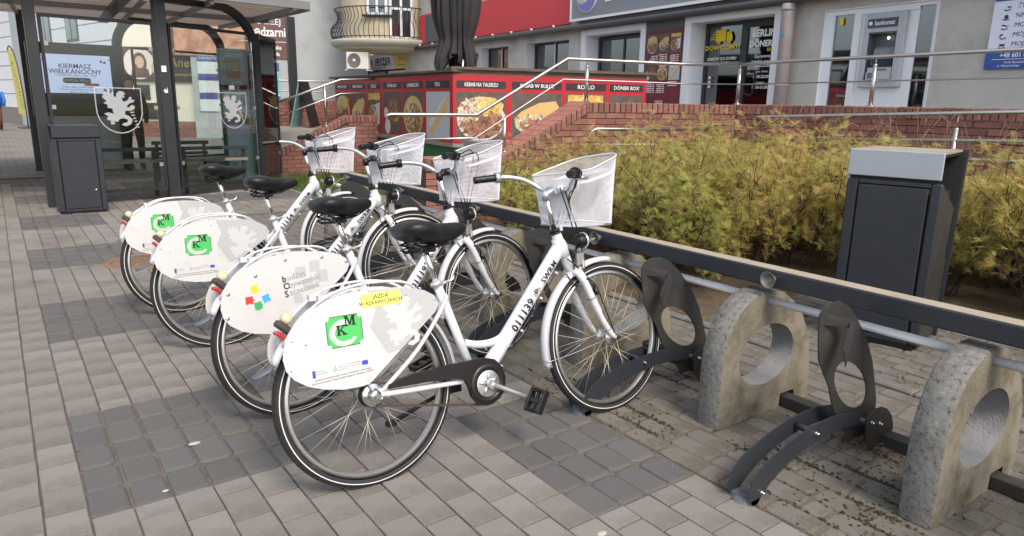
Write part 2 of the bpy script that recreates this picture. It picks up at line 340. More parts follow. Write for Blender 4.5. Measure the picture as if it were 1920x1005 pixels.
# mossy strip under the rack: longer blocks, wide joints
mb = []; rs = random.Random(11); xa = 2.095; ci = 0
while xa < 3.56:
    w = .108; y = -.8+rs.uniform(0, .1)+(ci % 2)*.1
    while y < 8.75:
        l = .205+rs.uniform(-.008, .008)
        if rs.random() < .12: l *= .5
        mb.append((xa+rs.uniform(-.002, .002), xa+w, y, y+l, .6, rs.uniform(-.003, .0005))); y += l
    xa += w; ci += 1
emit('mossy_pavement', mb, (MPAVE, MPAVE), gap=.0048, rsd=5, bz=-.0065)
kb = []
KERB = mat('kerb_concrete', (.13, .125, .12), .85, col2=(.19, .18, .165), scale=25, bump=.2, bscale=120, rnd=.12, dirt=(.08, .07, .05), dscale=5)
root = MB(); root.box(3.63, 3.69, -1, 12.4, -.3, -.03); kr = struct(root.build('kerb', SAND))
for k in range(27):
    y = -1+k*.5; MB().bbox(3.615, 3.695, y+.004, y+.496, -.2, .012+.004*sin(k*3.1), .008).build('kerb_stone', KERB, kr)
# paving pad round the right-hand bin
pb = []; rs = random.Random(4)
for i in range(12):
    for j in range(-1, 9):
        pb.append((3.70+i*.108, 3.808+i*.108, .95+j*.205+(i % 2)*.1, .95+(j+1)*.205+(i % 2)*.1, .6, 0))
emit('bin_pad', pb, (MPAVE, MPAVE), gap=.005, rsd=9)
# soil bed and lawn
SOIL = mat('bed_soil', (.055, .040, .028), .95, col2=(.115, .085, .055), scale=14, bump=.8, bscale=40)
b = MB(); n = 60; m = 80; vs = []; rs = random.Random(5)
for i in range(n+1):
    for j in range(m+1):
        x = 3.69+i*(4.35/n); y = -3+j*(9.9/m)
        hole = (3.6 < x < 5.05 and .7 < y < 3.0)
        vs.append((x, y, (-.035 if hole else .012+.03*min(1, (x-3.69)*2))+rs.uniform(-.012, .012)))
b.add(vs, [(i*(m+1)+j, (i+1)*(m+1)+j, (i+1)*(m+1)+j+1, i*(m+1)+j+1) for i in range(n) for j in range(m)], True); struct(b.build('soil_bed', SOIL))
# leaf litter, moss
MOSS = mat('moss', (.026, .028, .010), .95, col2=(.060, .048, .020), scale=30, bump=1, bscale=150, island=.3)
b = MB(); rs = random.Random(8)
for (cx, cy, r, num) in [(2.25, 2.05, .10, 160), (2.52, 1.42, .10, 180), (2.42, 1.55, .08, 120), (2.34, 2.25, .1, 130), (2.75, 2.3, .12, 160), (2.60, 1.05, .10, 130), (2.28, .92, .09, 150), (2.66, 1.22, .08, 100), (2.38, 1.10, .12, 120), (2.2, 2.6, .12, 120), (2.9, 1.3, .2, 200), (2.9, 2.2, .2, 200), (3.0, .5, .2, 160), (2.22, 1.25, .1, 60)]:
    for k in range(int(num*.9)):
        yy = cy+rs.gauss(0, r*1.3); ii = round((cx-2.095)/.108+rs.gauss(0, r*3)); yy = cy+rs.gauss(0, r*.9); xx = 2.095+ii*.108+rs.gauss(0, .008) if rs.random() < .6 else cx+rs.gauss(0, r*.5)
        s = rs.uniform(.0025, .0062); M = Matrix.Translation((xx, yy, .002)); a = rs.uniform(0, 6)
        vs = [(xx+s*cos(a+t), yy+s*sin(a+t)*1.4, -.004+rs.uniform(0, .003)) for t in (0, 1.26, 2.5, 3.8, 5.0)]+[(xx, yy, s*.8)]
        b.add(vs, [(0,1,5),(1,2,5),(2,3,5),(3,4,5),(4,0,5)], True)
stuff(b.build('moss', MOSS))
o = bpy.data.objects[-1] if False else [q for q in bpy.data.objects if q.name == 'moss'][0]; tag(o, 'dark green brown moss growing in the joints of the paving under the rack', 'moss')
GRIT = mat('grit', (.24, .20, .15), .9, island=.45)
b = MB()
for k in range(5200):
    if k % 3 == 0: xx = 2.42+rs.random()*.75; yy = rs.choice((.95, 1.86, 2.77))+rs.choice((-1, 1))*(.06+abs(rs.gauss(0, .035)))
    elif k % 3 == 1: xx = rs.uniform(2.1, 3.6); yy = rs.uniform(.3, 4)
    else: xx = 2.09+rs.gauss(0, .035); yy = rs.uniform(.4, 5)
    s = rs.uniform(.001, .0028); b.add([(xx+s, yy, .001), (xx-s*.5, yy+s, .001), (xx-s*.5, yy-s, .001), (xx, yy, .001+s*1.2)], [(0,1,3),(1,2,3),(2,0,3)])
tag(stuff(b.build('loose_grit', GRIT)), 'pale sandy grit spilled round the concrete feet of the bicycle rack', 'grit')
GUM = mat('chewing_gum', (.42, .40, .37), .8)
for k, (x, y, s) in enumerate(((.52, 2.95, .020), (1.28, 1.60, .012), (1.50, 1.52, .016), (1.62, 1.26, .013), (.80, 3.4, .008), (1.0, 4.4, .012), (.35, 2.62, .010), (.25, 2.2, .008))):
    b = MB(); b.lathe([(0, .0035), (s*.7, .003), (s, .0008)], 12, 'z', (0, 0, 0)); o = b.build('chewing_gum', GUM); o.location = (x, y, .0005); o.scale = (1.2, .8, 1)
    tag(o, 'flat pale spot of trodden chewing gum on the grey paving', 'chewing gum', 'trodden gum spots on the paving')
# manhole cover
CI = mat('rusty_cast_iron', (.16, .10, .065), .7, col2=(.23, .16, .11), scale=12, bump=.15, bscale=80)
mh = thing('manhole_cover', 'round rust brown patterned manhole cover in the paving behind the rear wheels', 'manhole cover', (.95, 6.72, 0))
b = MB(); b.lathe([(.0, .006), (.27, .006), (.275, .002)], 48); b.build('lid', CI, mh)
b = MB(); b.lathe([(.285, .003), (.29, .009), (.335, .009), (.34, .002)], 48); b.build('rim', CI, mh)
b = MB()
for i in range(-4, 5):
    for j in range(-4, 5):
        x, y = i*.058+(j % 2)*.029, j*.055
        if x*x+y*y < .23**2:
            for r in (.020, .012): b.tube([(x+r*cos(R(a)), y+r*sin(R(a)), .009) for a in range(-20, 201, 44)], .0028, 5)
stuff(b.build('raised_pattern', CI, mh))
# ================================================================== facade frame helpers
class Frm:
    def __init__(s, x, y, ang): s.x, s.y, s.a = x, y, R(ang)
    def pt(s, u, d=0.0, z=0.0): c, q = cos(s.a), sin(s.a); return (s.x+u*c-d*q, s.y+u*q+d*c, z)
    def rot(s): return (0, 0, s.a)
    def thing(s, name, label, cat, u=0, d=0, z=0, group=None): return thing(name, label, cat, s.pt(u, d, z), s.rot(), group)
FAC = Frm(10.085, 5.034, -95)      # x along the shop front towards the near right, y into the building
PLAST = mat('grey_plaster', (.43, .425, .40), .9, col2=(.52, .515, .485), scale=2.5, bump=.35, bscale=90, dirt=(.24, .235, .22), dscale=1.2, dlow=.5, dhigh=.8)
PLAST2 = mat('pale_blue_grey_plaster', (.34, .365, .385), .92, col2=(.40, .42, .43), scale=1.5, bump=.3, bscale=60, dirt=(.27, .28, .28), dscale=1.0, dlow=.5, dhigh=.8)
BEIGE = mat('beige_plaster', (.48, .42, .30), .92, col2=(.56, .49, .36), scale=3, bump=.3, bscale=70, dirt=(.36, .32, .24), dscale=1.6, dlow=.5, dhigh=.8)
PVC = mat('white_pvc', (.74, .77, .82), .35)
REVEAL = mat('white_reveal_plaster', (.62, .64, .68), .85, bump=.1)
DARKF = mat('dark_frame', (.035, .037, .042), .4)
GREYP = mat('dark_grey_panel', (.10, .11, .12), .6)
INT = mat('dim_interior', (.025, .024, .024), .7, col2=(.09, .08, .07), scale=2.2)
WGLASS = glass_mat('window_glass', (.48, .52, .52), .14, .03)
SGLASS = glass_mat('shelter_glass', (.95, .98, .97), .0, .02)
BRICK = mat('red_brick', (.205, .083, .066), .85, col2=(.29, .125, .10), scale=30, bump=.3, bscale=120, island=.22, rnd=0, dirt=(.11, .075, .065), dscale=6, dlow=.5, dhigh=.72)
CAPB = mat('coping_brick', (.19, .08, .066), .85, col2=(.27, .125, .10), scale=30, bump=.35, bscale=100, island=.25, dirt=(.24, .22, .21), dscale=16, dlow=.54, dhigh=.62)
MORTAR = mat('dark_mortar', (.075, .062, .052), .95, bump=.3, bscale=60)
WOODB = mat('dark_brown_board', (.075, .055, .042), .7, col2=(.15, .115, .085), scale=5, stretch=(1, 1, 8), bump=.2)
REDP = mat('red_print', (.43, .020, .032), .42)
REDS = mat('red_sign_panel', (.62, .045, .060), .45)
BLK = mat('label_black', (.03, .03, .032), .45)
WHT = mat('white_print', (.80, .80, .80), .5)
# ------------------------------------------------------------------ terrace and shop building
b = MB(); b.prism([(5.75, 6.85), (8.05, 6.12), (8.12, -6), (10.4, -6), (10.08, 5), (11.8, 24.5), (6.55, 15.4), (5.85, 9.6)][::-1], .2, .82, 'xy')
struct(b.build('terrace', mat('terrace_paving', (.22, .21, .20), .85, col2=(.28, .27, .25), scale=6), fix=True))
bl = FAC.thing('shop_building', 'grey plastered shop building with white framed openings, red panel and dark sign above the eave', 'building')
b = MB(); H = 9.0
ops = [(-12.0, -10.45, 1.62, 2.83), (-9.62, -7.75, 1.62, 2.83), (-7.12, -5.32, .84, 2.84), (-3.95, -2.10, .83, 2.86), (-1.22, .46, .83, 2.80)]
prev = -17.4
for (a0, a1, z0, z1) in ops:
    b.box(prev, a0, 0, .5, 0, 3.0); b.box(a0, a1, 0, .5, 0, z0); b.box(a0, a1, 0, .5, z1, 3.0); prev = a1
b.box(prev, 9, 0, .5, 0, 3.0); b.box(-17.4, 9, 0, .5, 3.0, H)
b.build('wall', PLAST, bl)
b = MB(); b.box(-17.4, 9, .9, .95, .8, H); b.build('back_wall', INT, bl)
def deep(s, z, D): return s+(s-5.9)*D/9.6, z+(z-1.415)*D/9.6
for (a0, a1, z0, z1), D, mm in zip(ops, (.30, .30, .36, .38, .10), (REVEAL, REVEAL, PVC, PVC, PVC)):
    b = MB(); t = .012; b.box(a0, a0+t, -.004, D, z0, z1); b.box(a1-t, a1, -.004, D, z0, z1); b.box(a0+t, a1-t, -.004, D, z1-t, z1); b.box(a0+t, a1-t, -.03, D, z0-.02, z0+t); b.build('reveal', mm, bl)
def window(a0, a1, z0, z1, D, cols, rows, fw, m, par, fm=None, open_rows=None):
    f = MB(); f.box(a0, a0+fw, D-.03, D+.03, z0, z1); f.box(a1-fw, a1, D-.03, D+.03, z0, z1); f.box(a0+fw, a1-fw, D-.03, D+.03, z1-fw, z1); f.box(a0+fw, a1-fw, D-.03, D+.03, z0, z0+fw)
    for k in range(1, cols): x = a0+(a1-a0)*k/cols; f.box(x-fw*.35, x+fw*.35, D-.025, D+.025, z0+fw, z1-fw)
    for k in (rows or []): f.box(a0+fw, a1-fw, D-.022, D+.022, k-fw*.3, k+fw*.3)
    w = f.build('window', m, par); g_ = MB(); g_.box(a0+fw, a1-fw, D-.004, D+.004, z0+fw, z1-fw); g_.build('pane', WGLASS, w); return w
CURT = mat('pale_curtain', (.42, .46, .50), .8, col2=(.55, .58, .60), scale=12, stretch=(6, 1, .3))
for (a0, a1) in ((-12.0, -10.45), (-9.62, -7.75)):
    w = window(a0+.02, a1-.02, 1.64, 2.81, .28, 2, [2.1], .05, DARKF, bl)
    b = MB()
    for k in range(30): x = a0+.08+(a1-a0-.16)*k/30; b.box(x, x+(a1-a0-.16)/31, .40+.02*(k % 2), .42+.02*(k % 2), 1.65, 2.8)
    b.build('curtain', CURT, w)
    b = MB(); xm = (a0+a1)/2; b.box(xm-.012, xm+.012, .235, .248, 1.66, 2.79); b.box(a0+.06, a1-.06, .236, .247, 2.09, 2.115); b.build('white_bar', PVC, w)
w = window(-7.08, -5.35, .88, 2.80, .34, 2, None, .07, DARKF, bl)
b = MB()
for k in range(24): x = -7.0+1.0*k/24; b.box(x, x+.038, .46+.02*(k % 2), .48+.02*(k % 2), .9, 2.7)
b.build('curtain', CURT, w)
b = MB(); b.box(-6.95, -6.35, .325, .33, 1.93, 2.03); b.build('red_sticker', REDS, w)
w = window(-3.92, -3.02, .86, 2.84, .36, 1, None, .06, DARKF, bl)
d = MB(); d.box(-3.02, -2.94, .33, .39, .86, 2.84); d.box(-2.19, -2.10, .33, .39, .86, 2.84); d.box(-2.94, -2.19, .33, .39, 2.72, 2.84); d.box(-2.94, -2.19, .33, .39, .86, .98); dr = d.build('door', DARKF, bl)
MB().box(-2.94, -2.19, .355, .363, .98, 2.72).build('pane', WGLASS, dr)
b = MB(); b.tube(smooth_path([(-2.88, .30, 1.62), (-2.70, .27, 1.60), (-2.66, .27, 1.75), (-2.66, .27, 1.95), (-2.72, .27, 2.0), (-2.88, .30, 1.98)], 5), .018, 8); b.build('door_handle', BLACKP, dr)
YEL = mat('yellow_print', (.78, .56, .02), .5)
def ftext(s, size, m, par, u, z, D, **k): return text(s, size, m, par, (u, D, z), (R(90), 0, 0), ext=.001, **k)
b = MB(); D = .318; tri_prism(b, [(-3.66, 2.52), (-3.42, 2.52), (-3.42, 2.72), (-3.66, 2.72)], D, D+.004); tri_prism(b, [(-3.40, 2.52), (-3.27, 2.52), (-3.27, 2.60), (-3.31, 2.68), (-3.40, 2.68)], D, D+.004)
for k in range(4): b.box(-3.78+.02*k, -3.67, D, D+.004, 2.56+.04*k, 2.575+.04*k)
for x in (-3.58, -3.34): b.lathe([(0, D-.002), (.035, D-.002), (.035, D+.004)], 14, 'y', (x, 0, 2.51))
b.build('van_sign', YEL, w)
ftext('DOWOZIMY!', .105, YEL, w, -3.48, 2.41, .31, bold=.03, sx=1.3); ftext('ZAMÓW DO DOMU', .075, WHT, w, -3.48, 2.22, .31, bold=.01); ftext('11:00 - 18:00', .075, WHT, w, -3.52, 2.13, .31, bold=.01)
b = MB()
for z in (1.90, 1.82, 1.74): b.lathe([(0, .312), (.028, .312), (.028, .318)], 10, 'y', (-3.73, 0, z))
b.build('contact_dots', WHT, w); MB().box(-3.62, -3.35, .37, .375, 1.62, 1.92).build('orange_notice', mat('orange_notice', (.55, .22, .08), .6), w)
ftext('BERLIN', .155, WHT, dr, -2.575, 2.60, .31, bold=.04, sx=1.02); ftext('DÖNER', .135, WHT, dr, -2.63, 2.43, .31, bold=.035, sx=1.02); ftext('EXTRA', .07, YEL, dr, -2.38, 2.33, .31, bold=.02)
ftext('Zapraszamy', .07, WHT, dr, -2.57, 2.23, .31, bold=.01)
for z, s in ((2.15, 'Poniedziałek - Czwartek'), (1.98, 'Piątek - Sobota'), (1.80, 'Niedziela')): ftext(s, .045, WHT, dr, -2.57, z, .31, bold=.01)
for z, s in ((2.075, '10:00-21:00'), (1.895, '10:00-22:00'), (1.72, '11:00-21:00')): ftext(s, .072, WHT, dr, -2.57, z, .31, bold=.015)
b = MB(); b.box(-3.6, -2.2, .62, .88, .82, 1.2); b.build('red_bench', mat('dark_red_seat', (.22, .02, .03), .6), bl)
# white plaster surrounds standing proud
b = MB()
for (a0, a1, z1) in ((-7.28, -5.16, 2.95), (-4.10, -1.96, 2.95)):
    b.box(a0, a0+.16, -.03, -.002, .83, z1); b.box(a1-.15, a1, -.03, -.002, .83, z1); b.box(a0+.16, a1-.15, -.03, -.002, z1-.11, z1)
b.build('white_surround', PVC, bl)
MB().box(-5.16, -4.10, -.02, -.002, .83, 2.95).build('grey_panel', GREYP, bl)
# eave / gutter
b = MB(); b.box(-17.4, 9, -.16, -.001, 2.985, 3.03); b.tube([(-17.4, -.19, 3.0), (9, -.19, 3.0)], .055, 10); b.box(-17.4, 9, -.10, -.001, 3.03, 3.07)
b.build('gutter', mat('gutter_dark', (.07, .07, .08), .5), bl)
b = MB()
for k in range(9): x = -15.8+.95*k; b.tube([(x, -.15, 3.07), (x, -.15, 3.12)], .03, 8)
b.build('small_eave_lamps', mat('lamp_white', (.7, .7, .68), .4), bl)
b = MB(); b.box(-16.05, -7.72, -.05, -.001, 3.13, 4.02); rs_ = FAC.thing('red_panel', 'long plain red panel above the eave behind the closed umbrella', 'sign panel', -12, -.0)
b.build('panel', REDS, rs_, shift=(-12, 0, 0)); 
b = MB(); b.box(-15.5, -14.5, -.09, -.052, 3.16, 3.95); b.build('dark_box', GREYP, rs_, shift=(-12, 0, 0))
sg = FAC.thing('shop_sign', 'dark grey sign board with white border and round purple logo above the shop door', 'sign', -4, 0, 0)
q = (-4, 0, 0)
SIGNG = mat('sign_grey', (.20, .22, .26), .4, col2=(.25, .28, .33), scale=1.0)
MB().box(-7.5, 3.2, -.16, -.06, 3.17, 4.5).build('board', SIGNG, sg, shift=q)
b = MB(); b.box(-7.54, 3.2, -.175, -.162, 3.135, 3.185); b.box(-7.54, -7.49, -.175, -.162, 3.185, 4.5); b.build('border', WHT, sg, shift=q)
b = MB(); b.lathe([(.0, -.180), (.37, -.180), (.37, -.165)], 40, 'y', (-6.93, 0, 3.64)); b.build('logo_disc', WHT, sg, shift=q)
b = MB(); P = [(-6.93+.335*cos(R(a)), 3.64+.335*sin(R(a))) for a in range(200, 341, 10)]; P += [(-6.62, 3.58), (-6.72, 3.60), (-6.85, 3.55), (-6.98, 3.48), (-7.12, 3.46), (-7.24, 3.50)]; tri_prism(b, P, -.186, -.1805); b.build('logo_wave', mat('purple_print', (.22, .18, .50), .5), sg, shift=q)
b = MB(); tri_prism(b, [(-7.05, 3.66), (-6.80, 3.70), (-6.82, 3.80), (-7.02, 3.78)], -.186, -.1805); b.build('logo_mark', mat('green_mark', (.10, .30, .14), .5), sg, shift=q)
tx = text('BERLIN DÖNER', .95, WHT, sg, (-6.35+4, -.163, 3.74), (R(90), 0, 0), ext=.008, bold=.02, align='LEFT', sx=.8)
MB().box(-7.2, 3.2, -.12, -.03, 3.07, 3.13).build('sign_rail', DARKF, sg, shift=q)
# menu board
FOOD = [ramp_mat('food_kebab', [(0, (.16, .07, .03)), (.3, (.30, .13, .06)), (.5, (.55, .35, .10)), (.7, (.62, .52, .30)), (.85, (.20, .30, .06)), (1, (.5, .08, .05))], scale=34),
        ramp_mat('food_meat', [(0, (.12, .05, .035)), (.35, (.24, .11, .07)), (.65, (.36, .18, .11)), (.85, (.17, .08, .05)), (1, (.45, .28, .18))], scale=26),
        ramp_mat('food_fries', [(0, (.55, .36, .07)), (.5, (.68, .50, .14)), (1, (.42, .24, .05))], scale=30),
        ramp_mat('food_salad', [(0, (.62, .60, .52)), (.4, (.30, .38, .08)), (.7, (.55, .52, .45)), (.9, (.32, .06, .14)), (1, (.65, .6, .3))], scale=34),
        ramp_mat('food_bread', [(0, (.46, .28, .10)), (.5, (.62, .42, .18)), (1, (.38, .20, .07))], 'noise', 14)]
PHOTO = mat('photo_dark', (.07, .055, .05), .5, col2=(.14, .11, .09), scale=9)
PLATEW = mat('plate_print', (.55, .55, .54), .5)
def disc(b, cx, cz, rx, rz, y0, y1, n=22, a0=0, a1=360): 
    P = [(cx+rx*cos(R(a0+(a1-a0)*k/n)), cz+rz*sin(R(a0+(a1-a0)*k/n))) for k in range(n)]; b.prism(P, y0, y1)
CLUT = [ramp_mat('meat_strips', [(0, (.10, .04, .025)), (.3, (.24, .11, .07)), (.6, (.38, .20, .13)), (.85, (.16, .07, .05)), (1, (.50, .33, .24))], island=True),
        ramp_mat('fries_strips', [(0, (.45, .27, .05)), (.5, (.68, .48, .14)), (1, (.78, .62, .28))], island=True),
        ramp_mat('salad_bits', [(0, (.70, .70, .62)), (.35, (.38, .48, .12)), (.6, (.72, .70, .5)), (.8, (.30, .05, .16)), (1, (.65, .12, .06))], island=True)]
def clutter(par, which, cx, cz, rx, rz, n, ln, wd, y, sh=None, seed=1):
    rs = random.Random(seed+int(cx*977)); b = MB()
    for k in range(n):
        a = rs.uniform(0, 6.28); r = rs.random()**.5; x, z = cx+rx*r*cos(a), cz+rz*r*sin(a); t = rs.uniform(0, pi); l = ln*rs.uniform(.5, 1.2)/2; w = wd*rs.uniform(.6, 1.3)/2; yy = y-.0004-.0016*k/n
        c_, s_ = cos(t), sin(t); b.add([(x-l*c_+w*s_*.5, yy, z-l*s_-w*c_*.5), (x+w*s_, yy, z-w*c_), (x+l*c_, yy, z+l*s_), (x-w*s_, yy, z+w*c_)], [(0, 1, 2, 3)])
    b.build('dish_print', CLUT[which], par, shift=sh)
def dish(par, kind, x0, x1, z0, z1, y, sh=None):
    # printed dish on a poster: flat layered shapes
    w, h = x1-x0, z1-z0; cx, cz = (x0+x1)/2, (z0+z1)/2; L = lambda k: (y-.0010*k-.0008, y-.0010*k)
    if kind != 'pita': MB().box(x0, x1, *L(0), z0, z1).build('photo_print', PHOTO, par, shift=sh)
    else: MB().box(x0, x1, *L(0), z0, z1).build('photo_print', mat('photo_pale', (.42, .46, .50), .5), par, shift=sh)
    def lay_(m, f, k, nm='dish_print'):
        b = MB(); f(b, L(k)); b.build(nm, m, par, shift=sh)
    if kind in ('plate', 'lahmacun'):
        lay_(PLATEW if kind == 'plate' else FOOD[4], lambda b, l: disc(b, cx, cz-h*.05, w*.49, min(h*.46, w*.75), *l), 1)
        lay_(FOOD[0 if kind == 'lahmacun' else 1], lambda b, l: disc(b, cx+w*.02, cz-h*.10, w*.43, min(h*.36, w*.6), *l), 2)
        if kind == 'plate':
            lay_(FOOD[2], lambda b, l: disc(b, cx+w*.14, cz+h*.20, w*.30, h*.20, *l), 3); lay_(FOOD[3], lambda b, l: disc(b, cx-w*.24, cz+h*.10, w*.23, h*.24, *l), 4)
        else: lay_(FOOD[3], lambda b, l: disc(b, cx-w*.15, cz+h*.02, w*.15, h*.12, *l), 3)
        if kind == 'plate': clutter(par, 0, cx, cz-h*.16, w*.42, h*.28, 90, w*.20, w*.06, y-.005, sh); clutter(par, 1, cx+w*.15, cz+h*.20, w*.28, h*.18, 60, w*.26, w*.035, y-.0052, sh); clutter(par, 2, cx-w*.24, cz+h*.12, w*.22, h*.24, 60, w*.09, w*.06, y-.0054, sh)
        else: clutter(par, 0, cx, cz-h*.1, w*.38, h*.30, 60, w*.14, w*.07, y-.005, sh); clutter(par, 2, cx-w*.1, cz, w*.3, h*.22, 50, w*.1, w*.06, y-.0052, sh)
    elif kind == 'bun':
        lay_(FOOD[3], lambda b, l: disc(b, cx, cz-h*.12, w*.44, h*.26, *l), 1)
        lay_(FOOD[1], lambda b, l: disc(b, cx+w*.08, cz-h*.20, w*.38, h*.16, *l), 2)
        lay_(FOOD[4], lambda b, l: tri_prism(b, [(cx-w*.46, cz-h*.05), (cx-w*.30, cz+h*.12), (cx+w*.05, cz+h*.30), (cx+w*.38, cz+h*.34), (cx+w*.46, cz+h*.22), (cx+w*.40, cz+h*.06), (cx, cz-h*.02)], *l), 3)
        clutter(par, 0, cx+w*.05, cz-h*.16, w*.40, h*.15, 60, w*.14, w*.05, y-.0024, sh); clutter(par, 2, cx-w*.02, cz-h*.06, w*.42, h*.12, 60, w*.10, w*.05, y-.0026, sh)
    elif kind == 'roll':
        lay_(FOOD[0], lambda b, l: disc(b, cx-w*.1, cz-h*.12, w*.36, h*.30, *l), 1)
        lay_(PLATEW, lambda b, l: tri_prism(b, [(cx-w*.05, cz+h*.15), (cx+w*.42, cz+h*.25), (cx+w*.40, cz-h*.30), (cx+w*.1, cz-h*.36)], *l), 2)
        lay_(FOOD[2], lambda b, l: b.box(x0+w*.06, x1-w*.06, *l, cz+h*.30, z1-h*.02), 3)
        clutter(par, 0, cx-w*.1, cz-h*.12, w*.34, h*.28, 60, w*.16, w*.07, y-.0022, sh); clutter(par, 1, cx, cz+h*.38, w*.4, h*.08, 30, w*.2, w*.05, y-.004, sh)
    elif kind == 'box':
        lay_(FOOD[1], lambda b, l: disc(b, cx+w*.1, cz+h*.05, w*.32, h*.32, *l), 1); lay_(FOOD[2], lambda b, l: disc(b, cx+w*.2, cz-h*.08, w*.16, h*.14, *l), 2)
        lay_(PLATEW, lambda b, l: (disc(b, x0+w*.14, cz-h*.02, w*.12, w*.12, *l), disc(b, x0+w*.22, z0+h*.16, w*.16, w*.16, *l)), 3)
        clutter(par, 0, cx+w*.1, cz+h*.05, w*.30, h*.30, 70, w*.16, w*.06, y-.005, sh)
    elif kind == 'pita':
        lay_(FOOD[4], lambda b, l: tri_prism(b, [(x0+w*.10, z0+h*.10), (x0+w*.26, z0+h*.05), (x0+w*.95, z0+h*.72), (x0+w*.96, z0+h*.92), (x0+w*.82, z0+h*.86)], *l), 1)
        lay_(PLATEW, lambda b, l: tri_prism(b, [(x0+w*.08, z0+h*.30), (x0+w*.20, z0+h*.24), (x0+w*.88, z0+h*.90), (x0+w*.70, z0+h*.82)], *l), 2)
mn = FAC.thing('menu_board', 'dark red kebab menu board on the grey panel left of the shop door', 'menu board', -4.62, 0, 0); q = (-4.62, 0, 0)
MENU = mat('menu_red', (.20, .022, .035), .45, col2=(.10, .018, .025), scale=2)
MB().box(-5.12, -4.14, -.034, -.021, .95, 2.80).build('board', MENU, mn, shift=q)
for r_, (zz, kinds) in enumerate(((2.36, ('plate', 'bun', 'roll')), (1.86, ('box', 'lahmacun', 'pita')))):
    for k, kd in enumerate(kinds):
        x = -5.08+.31*k+.01*k; dish(mn, kd, x, x+.29, zz, zz+.34 if r_ == 0 else zz+.28, -.035, q)
        MB().box(x+.02, x+.27, -.037, -.035, zz+(.355 if r_ == 0 else .295), zz+(.39 if r_ == 0 else .325)).build('title_bar', BLK, mn, shift=q)
b = MB(); rg = random.Random(2)
for (x0_, z0_, nn) in ((-5.0, 2.30, 3), (-4.75, 2.32, 7), (-4.44, 2.30, 7), (-5.06, 1.80, 6), (-4.78, 1.80, 6), (-4.45, 1.82, 3), (-4.8, 1.46, 8)):
    for k in range(nn): z = z0_-k*.034; b.box(x0_+rg.uniform(0, .05), x0_+.17, -.0365, -.0345, z, z+.014); b.box(x0_+.19, x0_+.235, -.0365, -.0345, z, z+.016)
b.build('price_lines', WHT, mn, shift=q)
b = MB(); b.lathe([(0, 1.22), (.05, 1.24), (.075, 1.34), (.07, 1.52), (.02, 1.56), (.006, 1.66), (0, 1.66)], 14, 'z', (-4.24, -.036, 0)); sk = b.build('kebab_spit_print', FOOD[1], mn, shift=q); sk.scale = (1, .06, 1)
# downpipe
dp = FAC.thing('downpipe', 'thick pinkish grey rainwater downpipe right of the shop door', 'pipe', -1.745, -.16, .82)
b = MB(); b.tube([(0, 0, 0), (0, 0, 1.95), (0, 0, 2.12)], [.102, .102, .106], 20); b.tube([(0, 0, 2.02), (0, 0, 2.06)], .112, 20); b.tube([(0, 0, .9), (0, 0, .93)], .107, 20)
b.build('pipe', mat('pipe_pinkish', (.30, .255, .25), .7, col2=(.36, .32, .315), scale=5, dirt=(.22, .2, .2), dscale=8, dlow=.55, dhigh=.7), dp)
b = MB(); b.box(-.03, .04, -.108, -.095, 1.64, 1.72); b.build('sticker', mat('teal_sticker', (.12, .30, .36), .5), dp); MB().box(-.05, .02, -.108, -.092, .70, .73).build('sticker', MATS['teal_sticker'], dp)
# cash machine and its glazed front
gl = FAC.thing('glazed_shopfront', 'white framed shopfront with narrow dark panes on both sides of the cash machine', 'shop front', -.4, 0, .83); q = (-.4, 0, .83)
b = MB(); D0, D1 = .03, .09
for (a0, a1, z0, z1) in ((-1.21, -1.07, .84, 2.79), (-.75, -.64, .84, 2.79), (-1.07, -.75, 2.72, 2.79), (-1.07, -.75, .84, .90), (-.64, .18, 2.70, 2.79), (.40, .455, .84, 2.79), (.18, .40, 2.74, 2.79)): b.box(a0, a1, D0, D1, z0, z1)
b.build('frame', PVC, gl, shift=q)
b = MB(); b.box(-.64, -.48, .05, .08, .84, 2.70); b.box(-.05, .18, .05, .08, .84, 2.70); b.box(-.48, -.05, .05, .08, .84, 1.79); b.box(-.48, -.05, .05, .08, 2.45, 2.70); b.build('panel', PVC, gl, shift=q)
for (a0, a1) in ((-1.07, -.75), (.18, .40)): MB().box(a0, a1, .06, .068, .90, 2.74).build('pane', WGLASS, gl, shift=q)
b = MB(); b.box(-.98, -.93, .03, .05, 2.58, 2.68); b.build('yellow_flower_sticker', YEL, gl, shift=q)
am = FAC.thing('cash_machine', 'grey cash machine with dark name plate set in the white shopfront panel', 'cash machine', -.25, 0, 1.6); q = (-.25, 0, 1.6)
AG = mat('machine_grey', (.40, .43, .47), .4); AD = mat('machine_dark', (.10, .115, .13), .4)
b = MB(); b.bbox(-.55, -.47, -.03, .06, 1.70, 2.69, .008); b.bbox(-.06, .05, -.03, .06, 1.70, 2.69, .008); b.box(-.47, -.06, -.02, .06, 2.44, 2.69); b.box(-.47, -.06, -.02, .06, 1.70, 1.80); b.build('housing', AG, am, shift=q)
b = MB(); b.box(-.47, -.06, .12, .14, 1.80, 2.44); b.box(-.47, -.46, -.01, .12, 1.8, 2.44); b.box(-.07, -.06, -.01, .12, 1.8, 2.44); b.box(-.47, -.06, -.01, .12, 2.42, 2.44); b.build('recess', AD, am, shift=q)
b = MB(); b.prism([(.03, 2.14), (.06, 2.22), (.10, 2.25), (.118, 2.25), (.118, 1.96), (.06, 1.96)], -.40, -.09, 'yz'); b.build('upper_console', mat('console_grey', (.20, .215, .23), .45), am, shift=q, fix=True)
MB().box(-.36, -.10, .02, .032, 1.985, 2.13).build('screen', mat('screen_off', (.03, .04, .06), .1), am, shift=q)
b = MB(); b.box(-.42, -.07, -.025, .06, 1.90, 1.965); b.box(-.42, -.07, -.05, .06, 1.80, 1.90); b.build('console', AG, am, shift=q)
b = MB()
